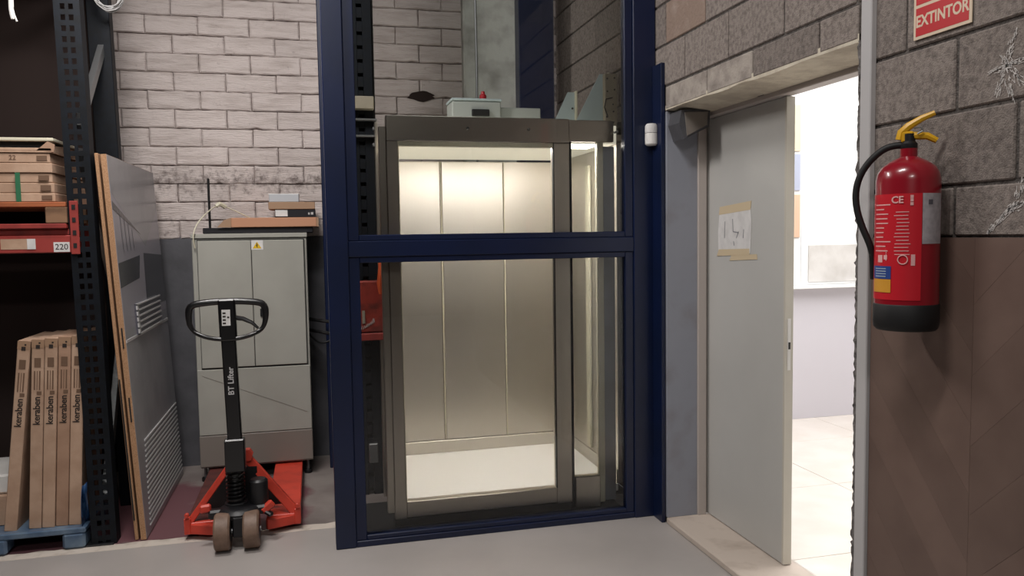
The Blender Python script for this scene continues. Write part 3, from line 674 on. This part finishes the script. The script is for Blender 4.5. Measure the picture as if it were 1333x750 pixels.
MB().beam((-1.05, 4.16, 2.86), (-1.05, 4.74, 2.86), .03, .05).build('brace', 'darkblue', rack)
MB().box(XU0 - .01, XU1 + .015, 4.10, 4.23, 0, .008, .001).build('foot_plate', 'dark', rack)
for o_ in rack.children:
    # the frame leans very slightly outwards
    if o_.name.startswith(('upright', 'brace')): o_.rotation_euler.y = -.0185; o_.location.x = .026
bmf = MB(); bmf.box(-3.2, -1.105, 4.115, 4.16, 1.418, 1.50, .004).box(-3.2, -1.105, 4.13, 4.165, 1.50, 1.53, .004); fb_ = bmf.build('beam', 'orange', rack)
MB().box(-3.2, -1.105, 4.70, 4.75, 1.418, 1.53, .004).build('beam', 'orange', rack)
ec_ = MB().box(-1.105, -1.068, 4.108, 4.119, 1.41, 1.66, .002).build('beam_connector', 'orange', rack)
for zz in (1.44, 1.50, 1.56, 1.62): MB().box(-1.094, -1.079, 4.106, 4.109, zz, zz + .022, 0).build('connector_hole', 'slab', ec_)
MB().box(-1.40, -1.255, 4.1135, 4.115, 1.437, 1.485, 0).build('beam_label', 'cardboard2', fb_); MB().box(-1.29, -1.255, 4.1125, 4.1136, 1.437, 1.485, 0).build('beam_label', 'paper', fb_)
MB().box(-1.18, -1.112, 4.1135, 4.115, 1.422, 1.468, 0).build('beam_label', 'paper', fb_)
text('220', .038, (-1.146, 4.113, 1.445), X, Z, 'ink', 'lettering', fb_)
for zz in (2.90,): MB().box(-3.2, -1.115, 4.12, 4.16, zz, zz + .1, .004).box(-3.2, -1.115, 4.70, 4.75, zz, zz + .1, .004).build('beam', 'orange', rack)
tag(MB().box(-3.2, -1.12, 4.14, 4.76, 3.005, 3.03, .002).build('shade_deck', 'browndark', None, (-2.2, 4.45, 3.0)), 'unseen dark deck added across the top rack beams for shade', 'board')  # out-of-view deck, added to shade the rack bays
tag(MB().box(-3.2, -1.125, 4.80, 4.82, 0, 3.4, .002).build('shade_sheet', 'browndark', None, (-2.2, 4.81, 0)), 'added dark brown sheet standing in for shade behind the pallet rack', 'sheet')  # added dark sheet in place of the shaded wall behind the rack
# hanging strap and coil of wire
tag(MB().tube(smooth([Vector(p) for p in ((-1.292, 4.08, 2.97), (-1.294, 4.085, 2.6), (-1.295, 4.085, 2.52), (-1.288, 4.085, 2.478))]), .008, 7).tube(smooth([Vector(p) for p in ((-1.28, 4.08, 2.97), (-1.284, 4.085, 2.58), (-1.286, 4.085, 2.52), (-1.272, 4.085, 2.468))]), .004, 6)
    .tube([(-1.30, 4.10, 2.985), (-1.292, 4.08, 2.97), (-1.28, 4.08, 2.97)], .004, 6).build('hanging_strap', 'white', None, (-1.29, 4.085, 2.5)), 'white plastic strap hanging down from the upper rack beam', 'strap')
co = MB()
for i in range(9):
    a_ = random.uniform(-.5, .5); rx = random.uniform(.055, .075); rz = random.uniform(.075, .1)
    pts = []
    for k in range(24):
        t = k * math.pi / 12; u_ = rx * math.cos(t); pts.append((-1.0 + u_ * math.cos(a_) , 4.60 + u_ * math.sin(a_) + .004 * i - .016, 2.765 + rz * math.sin(t) + random.uniform(-.002, .002)))
    co.tube(pts, .0028, 5, True)
co.tube([(-1.05, 4.6, 2.88), (-1.01, 4.6, 2.87), (-1.0, 4.6, 2.84)], .003, 5)
tag(co.build('wire_coil', 'filmwhite', None, (-1.0, 4.6, 2.68)), 'coil of thin white wire hung on the rack brace at top left', 'wire')

# orange pallet on the beam
op = thing('wooden_pallet', (-1.7, 4.45, 1.53), 'worn orange wooden pallet on the rack beam under flat cartons', 'pallet')
for j in range(5): MB().box(-2.33, -1.118, 4.10 + j * .135, 4.10 + j * .135 + .11, 1.632, 1.655, .003).build('deck_board', 'orangewood', op)
for xx in (-1.205, -1.77, -2.33):
    for yy in (4.10, 4.34, 4.58): MB().box(xx, xx + .09, yy, yy + .1, 1.556, 1.632, .004).build('block', 'wood', op)
for yy in (4.10, 4.34, 4.58): MB().box(-2.33, -1.118, yy, yy + .1, 1.532, 1.555, .003).build('bottom_board', 'orange', op)
# flat cartons
lay = [1.6565, 1.698, 1.745, 1.790, 1.836, 1.881]; names = ['lowest', 'second lowest', 'third from the bottom', 'fourth from the bottom', 'topmost closed']
for i in range(5):
    x1 = (-1.162, -1.165, -1.172, -1.168, -1.175)[i]
    c_ = thing('flat_carton', (-1.6, 4.45, lay[i]), 'flat brown carton on orange pallet, %s of its stack' % names[i], 'carton', 'flat cartons on the orange pallet')
    MB().box(x1 - .9, x1, 4.11 + random.uniform(0, .008), 4.70, lay[i], lay[i + 1] - .0015, .003).build('body', 'cardboard2', c_)
    if i != 3: MB().box(x1 - .055, x1 - .012, 4.1085, 4.112, lay[i] + .01, lay[i + 1] - .012, 0).build('barcode_label', 'inkfaint', c_)
    if i == 4:
        text('22', .03, (x1 - .155, 4.109, 1.859), X, Z, 'inkfaint', 'marking', c_)
        MB().tube([(x1 - .30 + .035 * math.cos(t), 4.109, 1.859 + .013 * math.sin(t)) for t in [k * math.pi / 8 for k in range(16)]], .0012, 4, True).build('marking', 'inkfaint', c_)
tc = thing('open_carton', (-1.6, 4.45, 1.881), 'torn open shallow carton on top of the flat carton stack', 'carton')
MB().box(-2.08, -1.165, 4.105, 4.70, 1.882, 1.89, .002).build('bottom', 'cardboard2', tc)
MB().box(-2.08, -1.165, 4.105, 4.115, 1.89, 1.904, .002).build('front_flap', 'cardboard2', tc)
MB().prism([(4.11, 1.89), (4.70, 1.89), (4.70, 1.925), (4.3, 1.93), (4.13, 1.915)], (-1.17, 0, 0), Y, Z, .005).build('side_flap', 'cardboard2', tc)
MB().prism([(-1.23, 1.89), (-1.155, 1.885), (-1.15, 1.92), (-1.18, 1.935)], (0, 4.105, 0), X, Z, -.004).build('torn_corner', 'cardboard', tc)
ct = tag(MB().box(-2.08, -1.16, 4.118, 4.68, 1.936, 1.952, .003).build('cream_slab', 'cream', None, (-1.6, 4.4, 1.936)), 'cream coloured slab lying on the torn open carton', 'tile')
MB().box(-2.06, -1.20, 4.14, 4.66, 1.891, 1.935, .003).build('contents', 'slab', tc)
gs = tag(MB().box(-1.322, -1.302, 4.104, 4.108, 1.657, 1.79, 0).build('strapping_band', 'greenstrap', None, (-1.312, 4.106, 1.657)), 'green strapping band round the three lowest flat cartons', 'strap')

# lower pallet wrapped in film and upright cartons
bp = thing('wrapped_pallet', (-1.5, 4.4, 0), 'low pallet wrapped in blue film under the upright cartons', 'pallet')
MB().box(-2.3, -1.102, 4.09, 4.72, .075, .105, .006).build('deck', 'bluefilm', bp)
for xx in (-1.205, -1.54, -2.2): MB().box(xx, xx + .1, 4.088, 4.2, .002, .08, .012).build('block', 'bluefilm', bp)
MB().box(-2.3, -1.102, 4.45, 4.6, .002, .08, .008).build('runner', 'bluefilm', bp)
wv = MB(); vs = []; fs = []
for i in range(7):
    for j in range(5):
        t = i / 6; vs.append((-1.138 + .03 * math.sin(j * 1.3 + i * .5) * .3 + j * .008 * (1 - .55 * t) + .03 * t, 4.09 + .02 * math.sin(j * 1.7 + i) + j * .03 * (1 - t), .02 + .27 * t + .02 * j * t * .4))
for i in range(6):
    for j in range(4): fs.append((i * 5 + j, i * 5 + j + 1, i * 5 + j + 6, i * 5 + j + 5))
wv.add(vs, fs, True); q = wv.build('film_flap', 'bluedeep', bp); q.modifiers.new('s', 'SOLIDIFY').thickness = .0015; lab(q, 'loose flap of blue film')
spec_ = [(-1.475, -1.363, .052, 1.010, 'leftmost and leaning'), (-1.366, -1.300, 0, 1.012, 'second from left'), (-1.306, -1.243, 0, 1.016, 'third from left'), (-1.248, -1.192, 0, 1.02, 'fourth from left'), (-1.190, -1.128, 0, 1.022, 'rightmost')]
for i, (xb, xt, _, zt, nm) in enumerate(spec_):
    # lower-left and upper-left corners in X; each carton about 6 cm thick, 33 cm deep
    xb = (-1.462, -1.358, -1.300, -1.243, -1.186)[i]; xt = (-1.358, -1.3005, -1.2435, -1.187, -1.1295)[i]; w = .055
    c_ = thing('upright_carton', (xb + w / 2, 4.3, .105), 'tall narrow brown carton standing on blue pallet, %s of five' % nm, 'carton', 'upright cartons on the blue pallet')
    d = Vector((xt - xb, 0, zt - .105)); L_ = d.length; d.normalize(); sd = Vector((d.z, 0, -d.x))
    base = Vector((xb, 0, .1055))
    def Q(s, h, y): return base + sd * s + d * h + Y * y
    mat_ = 'cardboard' if i in (3,) else 'cardboard2'
    yb = 4.13 + (.0, .004, 0, .006, .003)[i]
    MB().obox(Q(w / 2, L_ / 2 + .001, yb + .19), (sd, Y, d), (w / 2 - .0006, .19, L_ / 2), .003).build('body', 'cardboard2' if i != 3 else 'cardboard', c_)
    fc = Q(w / 2, 0, yb - .0012)
    text('keraben', .042, fc + d * .57, d, -sd, 'ink', 'lettering', c_, bold=.0006)
    mk_ = MB()
    for k in range(3): mk_.obox(fc + sd * (-.012 + k * .011) + d * .715, (sd, Y, d), (.003 if k != 1 else .0015, .0004, .045), 0)
    mk_.obox(fc + d * .80, (sd, Y, d), (.014, .0004, .022), 0).obox(fc + d * .655 + sd * .008, (sd, Y, d), (.010, .0004, .008), 0)
    mk_.build('printed_marks', 'inkfaint', c_)
    mm = MB().obox(fc + d * .875, (sd, Y, d), (.009, .0004, .009), 0); 
    mm.obox(fc + d * .893 + sd * .007, (sd, Y, d), (.004, .0004, .004), 0); mm.build('hazard_mark', 'ink', c_)
    MB().obox(Q(w / 2, L_ - .02, yb - .0006), (sd, Y, d), (w / 2 - .001, .0005, .02), 0).build('tape', 'kraft', c_)
tag(MB().box(-1.80, -1.462, 4.24, 4.6, .255, .35, .01).build('white_bundle', 'white', None, (-1.6, 4.4, .255)), 'white bundle on a small carton at the far left edge', 'bundle')
tag(MB().box(-1.80, -1.464, 4.22, 4.6, .106, .253, .004).build('small_carton', 'cardboard2', None, (-1.6, 4.4, .106)), 'small brown carton under the white bundle at left', 'carton')

# ---- leaning boards
def lean(x0, x1, z): return None
sl = .115 / 1.88
bu = Vector((-.098, 0, 1.88)).normalized(); bn = Vector((bu.z, 0, -bu.x))    # up along the board, outward normal
def board(nm, xf, th_, y0, y1, h, label):
    t_ = thing(nm, (xf - th_ / 2, (y0 + y1) / 2, 0), label, 'board', 'boards leaning by the rack')
    o_ = Vector((xf, 0, .002 + (.0 if bn.z > 0 else 0)))
    MB().obox(o_ - bn * (th_ / 2) + bu * (h / 2) + Y * ((y0 + y1) / 2) + Vector((0, 0, th_ * abs(bn.z) / 1)), (bn, Y, bu), (th_ / 2, (y1 - y0) / 2, h / 2), .002).build('core', 'chip', t_)
    return t_, o_ + Vector((0, 0, th_ * abs(bn.z)))
tb, o2 = board('plain_board', -.878, .016, 4.13, 5.25, 1.885, 'raw chipboard panel leaning behind the grey printed panel')
tf, o3 = board('printed_board', -.84, .026, 4.12, 5.24, 1.88, 'grey glossy printed panel with louvre leaning beside the rack')
MB().obox(o2 - bn * .010 + bu * .45 + Y * 4.127, (bn, Y, bu), (.003, .002, .35), 0).build('groove', 'slab', tb)
MB().obox(o3 - bn * .012 + bu * 1.0 + Y * 4.119, (bn, Y, bu), (.003, .002, .05), 0).build('groove', 'slab', tf); MB().obox(o3 - bn * .012 + bu * .65 + Y * 4.119, (bn, Y, bu), (.003, .002, .06), 0).build('groove', 'slab', tf)
def onb(mb, pts, d=.001, lift_=0.0): return mb.prism([(y, h) for y, h in pts], o3 + bn * lift_, Y, bu, d)
fm = onb(MB(), [(4.122, 0.002), (5.238, .002), (5.238, 1.878), (4.122, 1.878)], .0012).build('facing', 'film', tf)
onb(MB(), [(4.124, 1.03), (5.236, 1.05), (5.236, 1.77), (4.75, 1.74), (4.124, 1.74)], .0004, .0013).build('print', 'filmlight', fm)
onb(MB(), [(4.124, 1.70), (4.8, 1.44), (5.236, 1.66), (5.236, 1.79), (4.124, 1.77)], .0004, .0018).build('print', 'film', fm)
onb(MB(), [(4.124, 1.66), (4.7, 1.50), (4.124, 1.62)], .0004, .0023).build('print', 'filmdark', fm)
onb(MB(), [(4.124, 1.24), (4.56, 1.27), (4.62, 1.39), (4.124, 1.36)], .0004, .0023).build('print', 'filmdark', fm)
onb(MB(), [(4.68, 1.1), (5.236, 1.1), (5.236, 1.38), (4.72, 1.40)], .0004, .0023).build('print', 'filmdark', fm)
for k in range(4): onb(MB(), [(4.26 + k * .08, 1.42), (4.272 + k * .08, 1.42), (4.262 + k * .08, 1.62 - k * .03), (4.25 + k * .08, 1.62 - k * .03)], .0004, .0023).build('print', 'filmline', fm)
lv = onb(MB(), [(4.36, .985), (5.0, .99), (5.01, 1.145), (4.37, 1.145)], .008, .001).build('louvre', 'filmline', tf); lab(lv, 'pale louvre grille')
for k in range(6): onb(MB(), [(4.37, .985 + k * .03), (5.0, .99 + k * .03), (5.0, .998 + k * .03), (4.37, .993 + k * .03)], .007, .009).build('slat', 'filmwhite', lv)
onb(MB(), [(4.37, .985), (4.40, .985), (4.40, 1.145), (4.37, 1.145)], .007, .009).build('slat', 'filmwhite', lv)
onb(MB(), [(4.124, .975), (5.236, .975), (5.236, .99), (4.124, .988)], .003, .0012).build('rail', 'filmwhite', tf)
for k in range(17):
    h = .035 + k * .026
    onb(MB(), [(4.22 + .004 * k, h), (5.22, h + .002), (5.22, h + .010), (4.22 + .004 * k, h + .008)], .005, .0012).build('rib', 'filmwhite', tf)

# ================================================================== CABINET AND THINGS ON IT
CY = 5.0
cb = thing('metal_cabinet', (-.37, 5.2, 0), 'grey metal cabinet with two doors against the dark wall', 'cabinet')
MB().box(-.70, -.042, CY + .006, 5.38, .09, 1.475, .004).build('body', 'cabinet', cb)
MB().box(-.705, -.038, CY - .004, 5.385, 1.476, 1.503, .003).build('top', 'cabinet', cb)
d1 = MB().box(-.668, -.366, CY - .012, CY + .005, .70, 1.462, .003).build('door', 'cabinet', cb); d2 = MB().box(-.362, -.06, CY - .012, CY + .005, .70, 1.462, .003).build('door', 'cabinet', cb)
MB().box(-.325, -.305, CY - .025, CY - .012, 1.0, 1.05, .004).build('lock', 'dark', d2)
MB().box(-.671, -.667, CY - .006, CY + .007, .695, 1.465, 0).box(-.366, -.362, CY - .004, CY + .007, .70, 1.462, 0).box(-.06, -.056, CY - .006, CY + .007, .695, 1.465, 0).box(-.671, -.056, CY - .005, CY + .007, 1.462, 1.468, 0).box(-.671, -.056, CY - .005, CY + .007, .692, .699, 0).build('door_gap', 'slab', cb)
lp = MB().box(-.698, -.044, CY - .008, CY + .005, .292, .690, .003).build('lower_panel', 'cabinet', cb)
MB().beam((-.67, CY - .0085, .655), (-.07, CY - .0085, .40), .002, .0025, up=(0, 1, 0), ch=0).build('scratch', 'cabinetdark', lp)
lab(MB().box(-.70, -.042, CY - .010, CY + .005, .10, .288, .003).build('plinth_panel', 'cabinetdark', cb), 'darker grey brown plinth panel')
for xx, yy in ((-.679, 5.05), (-.075, 5.05), (-.679, 5.33), (-.075, 5.33)):
    f_ = MB().cyl((xx, yy, .012), Z, .024, .024, 14).build('foot', 'rubber', cb); MB().tube([(xx, yy, .02), (xx, yy, .095)], .009, 8).build('foot_stem', 'galv', f_)
MB().box(-.66, -.09, 5.06, 5.34, .086, .092, .003).build('base_frame', 'dark', cb)
ws = MB().box(-.363, -.295, CY - .0135, CY - .012, 1.404, 1.475 - .013, 0).build('warning_sticker', 'paper', d2)
MB().prism([(-.356, 1.412), (-.304, 1.412), (-.33, 1.452)], (0, CY - .0137, 0), X, Z, .0004).build('warning_triangle', 'yellow', ws)
MB().prism([(-.331, 1.418), (-.326, 1.418), (-.329, 1.43), (-.324, 1.43), (-.332, 1.446), (-.335, 1.446), (-.332, 1.433), (-.336, 1.433)], (0, CY - .0143, 0), X, Z, .0003).build('warning_bolt', 'ink', ws)
# on the top
t0_ = thing('flat_box', (-.23, 5.2, 1.503), 'wide flat orange brown cardboard box on the cabinet top', 'box')
MB().box(-.48, .022, 5.06, 5.36, 1.5405, 1.598, .003).build('body', 'cardorange', t0_); MB().prism([(5.06, 1.5405), (5.36, 1.5405), (5.36, 1.598), (5.06, 1.598)], (.022, 0, 0), Y, Z, .012).build('side_flap', 'kraft', t0_)
MB().prism([(-.56, 1.542), (-.48, 1.5405), (-.48, 1.598), (-.52, 1.585)], (0, 5.06, 0), X, Z, -.004).build('end_flap', 'kraft', t0_)
tag(MB().box(-.645, .0, 5.08, 5.36, 1.5035, 1.539, .004).build('flat_case', 'blackbox', None, (-.3, 5.2, 1.5035)), 'flat black case lying between cabinet top and flat cardboard box', 'case')
t1_ = thing('black_box', (-.1, 5.2, 1.598), 'black box with a white label on the flat cardboard box', 'box')
MB().box(-.225, .018, 5.09, 5.33, 1.5985, 1.648, .003).build('body', 'blackbox', t1_); MB().box(-.222, -.15, 5.0885, 5.0905, 1.606, 1.644, 0).build('label', 'paper', t1_)
MB().box(-.027, -.017, 5.0885, 5.0905, 1.615, 1.628, 0).box(-.010, .004, 5.0885, 5.0905, 1.615, 1.63, 0).build('print', 'filmwhite', t1_)
t2_ = thing('brown_carton', (-.12, 5.2, 1.648), 'shallow brown carton resting on the black box', 'carton')
MB().box(-.262, .016, 5.085, 5.33, 1.6485, 1.693, .003).build('body', 'kraft', t2_); MB().box(-.24, -.05, 5.12, 5.13, 1.6925, 1.696, 0).build('flap', 'cardboard', t2_)
t3_ = thing('silver_carton', (-.17, 5.2, 1.696), 'small silver grey box on top of the shallow brown carton', 'box')
MB().box(-.258, -.08, 5.10, 5.30, 1.6935, 1.742, .003).build('body', 'silver', t3_); MB().box(-.26, -.078, 5.105, 5.30, 1.742, 1.746, .001).build('lid', 'white', t3_)
tag(MB().tube(smooth([Vector(p) for p in ((-.68, 4.985, 1.42), (-.685, 4.975, 1.49), (-.665, 5.0, 1.56), (-.62, 5.1, 1.63), (-.57, 5.25, 1.68), (-.50, 5.3, 1.66), (-.44, 5.32, 1.63), (-.39, 5.35, 1.604))]), .004, 7).tube(smooth([Vector(p) for p in ((-.58, 5.24, 1.675), (-.56, 5.25, 1.69), (-.53, 5.27, 1.672))]), .014, 7).build('white_cable', 'cream', None, (-.6, 5.1, 1.5)), 'cream cable looping over the left top of the grey cabinet', 'cable')
tag(MB().box(-.648, -.634, BW - .022, BW - .006, 1.505, 1.86, .003).build('wall_conduit', 'black', None, (-.64, BW - .01, 1.505)), 'black upright conduit on the bricks above the cabinet', 'conduit')
for i, (za, zb_) in enumerate(((.955, .945), (.885, .87), (.86, .83))):
    tag(MB().tube(smooth([Vector((-.045, 5.2, za)), Vector((-.02, 5.17, za - (.004 if i < 2 else .03))), Vector((.03, 5.05, za - (.0 if i < 2 else .045))), Vector((.09, 5.04, zb_))]), .011 if i < 2 else .006, 7).build('power_cable', 'rubber', None, (.0, 5.17, za)),
        ('upper thick', 'lower thick', 'thin sagging')[i] + ' black cable from the cabinet side into the shaft', 'cable', 'cables from the cabinet to the shaft')

# ================================================================== PALLET JACK
J = -.388
jk = thing('pallet_jack', (J, 3.95, 0), 'red hand pallet jack with black D handle parked before the cabinet', 'pallet jack')
for x0, x1 in ((-.652, -.49), (-.27, -.108)):
    f_ = MB(); f_.box(x0, x1, 4.09, 5.10, .072, .082, .003); f_.box(x0, x0 + .008, 4.08, 5.08, .03, .078, .002).box(x1 - .008, x1, 4.08, 5.08, .03, .078, .002)
    f_.prism([(x0, 5.10), (x1, 5.10), (x1 - .04, 5.19), (x0 + .04, 5.19)], (0, 0, .05), X, Y, .032)
    fo = f_.build('fork', 'red' if x0 > -.4 else 'darkred', jk)  # left fork in a darker red than the right one
    MB().cyl(((x0 + x1) / 2, 5.0, .038), X, .036, .08, 18).build('load_roller', 'polyu', fo)
    MB().box(x0, x1, 4.06, 4.09, .028, .085, .004).build('fork_head', 'red', fo)
apex = Vector((J, 4.12, .40))
for sx, x_, w_ in ((-1, -.64, .03), (1, -.12, .045)):
    MB().beam((J + sx * .01, 4.13, .395), (x_, 4.075, .075), w_, .028, up=(0, 1, .0), ch=.004).build('frame_bar', 'red', jk)
    MB().beam((x_, 4.075, .055), (J + sx * .12, 4.02, .055), .03, .05, ch=.004).build('cross_bar', 'red', jk)
    MB().box(x_ - .016, x_ + .016, 4.05, 4.09, .03, .11, .004).build('corner_plate', 'red', jk)
    MB().cyl((x_ + sx * -.0, 4.045, .13), Y, .011, .02, 10).build('bolt', 'red', jk)
MB().prism([(J - .05, .36), (J + .05, .36), (J + .06, .39), (J + .045, .415), (J - .045, .415), (J - .06, .39)], (0, 4.15, 0), X, Z, .05).build('apex_plate', 'red', jk)
MB().prism([(-.46, 4.10), (-.31, 4.10), (-.33, 4.2), (-.44, 4.2)], (0, 0, .09), X, Y, .24).build('pump_housing', 'dark', jk)
MB().prism([(-.60, .10), (-.50, .10), (-.43, .34), (-.45, .36)], (0, 4.19, 0), X, Z, .01).prism([(-.50, .10), (-.18, .10), (-.34, .34), (-.43, .34)], (0, 4.19, 0), X, Z, .01).build('shade_plate', 'dark', jk)  # added dark plates standing in for the shade inside the frame
# hydraulic unit
MB().lathe([(0, .08), (.05, .08), (.055, .10), (.055, .19), (.042, .2), (.042, .29), (.03, .3), (.03, .36), (0, .36)], (J - .015, 4.0, 0), Z, 24).build('pump_body', 'dark', jk)
sp = []
for k in range(97):
    t = k / 96; a_ = t * 2 * math.pi * 8; sp.append((J - .015 + .040 * math.cos(a_), 3.985 + .040 * math.sin(a_), .2 + .15 * t))
MB().tube(sp, .006, 6).build('return_spring', 'black', jk)
MB().tube([(J - .015, 3.985, .19), (J - .015, 3.985, .40)], .018, 12).build('piston_rod', 'galv', jk)
MB().lathe([(0, .13), (.085, .13), (.10, .145), (.10, .165), (.085, .18), (.06, .185), (0, .185)], (J, 3.96, 0), Z, 28).build('turntable', 'dark', jk)
MB().beam((J - .14, 3.95, .155), (J + .14, 3.96, .16), .05, .045, ch=.01).build('swivel_arm', 'dark', jk)
MB().cyl((J + .09, 3.99, .23), Z, .045, .14, 20, .01).build('reservoir', 'dark', jk)
for s_, x_ in ((-1, -.545), (1, -.26)):
    MB().beam((x_ - .022, 3.945, .165 - .02 * s_), (x_ + .03, 3.955, .165 + .022), .03, .04, ch=.008).build('pedal_lug', 'red', jk)
MB().beam((-.27, 3.95, .15), (-.235, 3.93, .13), .03, .02, ch=.006).build('foot_pedal', 'dark', jk)
for x_ in (-.458, -.328):
    w_ = MB().cyl((x_, 3.885, .088), X, .088, .072, 36, .008).build('steering_wheel', 'polyu', jk)
    MB().cyl((x_, 3.885, .088), X, .05, .076, 24).build('hub', 'dark', w_)
MB().tube([(-.50, 3.885, .088), (-.285, 3.885, .088)], .013, 10).build('axle', 'galv', jk)
MB().box(J - .025, J + .025, 3.86, 3.95, .06, .16, .006).build('fork_yoke', 'dark', jk)
# handle
MB().box(J - .052, J + .04, 3.905, 3.965, .36, .52, .006).build('handle_socket', 'black', jk)
hs = MB().beam((J - .004, 3.935, .50), (J - .016, 3.935, 1.02), .066, .04, up=(0, 1, 0), ch=.006).build('handle_tube', 'black', jk)
text('BT Lifter', .037, (J - .010, 3.9135, .80), Z, -X, 'filmwhite', 'lettering', hs, bold=.0006)
hd = MB().beam((J - .014, 3.93, .99), (J - .018, 3.93, 1.19), .078, .045, up=(0, 1, 0), ch=.008).build('handle_head', 'black', jk)
MB().box(J - .04, J - .002, 3.9055, 3.9078, 1.065, 1.14, 0).build('instruction_sticker', 'paper', hd)
for k in range(4): MB().box(J - .036, J - .022, 3.9050, 3.9058, 1.072 + k * .016, 1.080 + k * .016, 0).build('print', 'ink', hd)
MB().box(J - .016, J - .006, 3.9050, 3.9058, 1.10, 1.108, 0).build('print', 'ink', hd)
hx = J - .016
loop = [(-.17, 1.075), (-.172, 1.12), (-.165, 1.152), (-.14, 1.168), (-.07, 1.176), (0, 1.178), (.07, 1.176), (.14, 1.168), (.165, 1.152), (.172, 1.12), (.168, 1.075), (.15, 1.04), (.11, 1.018), (.06, 1.004), (0, .999), (-.06, 1.004), (-.11, 1.018), (-.15, 1.04)]
lp3 = [Vector((hx + a, 3.93 - (.012 if b < 1.03 else 0), b)) for a, b in loop]; lp3 = lp3 + [lp3[0]]
lpf = smooth(lp3, 3)[:-1]
MB().tube(lpf, [.0105 + .006 * max(0, min(1, (p.z - 1.05) / .08)) for p in lpf], 10, True).build('grip_loop', 'black', jk)
MB().tube([(hx + .03, 3.93, 1.1), (hx + .07, 3.915, 1.094), (hx + .11, 3.905, 1.075), (hx + .138, 3.90, 1.048)], [.012, .011, .009, .006], 8).build('release_lever', 'black', jk)
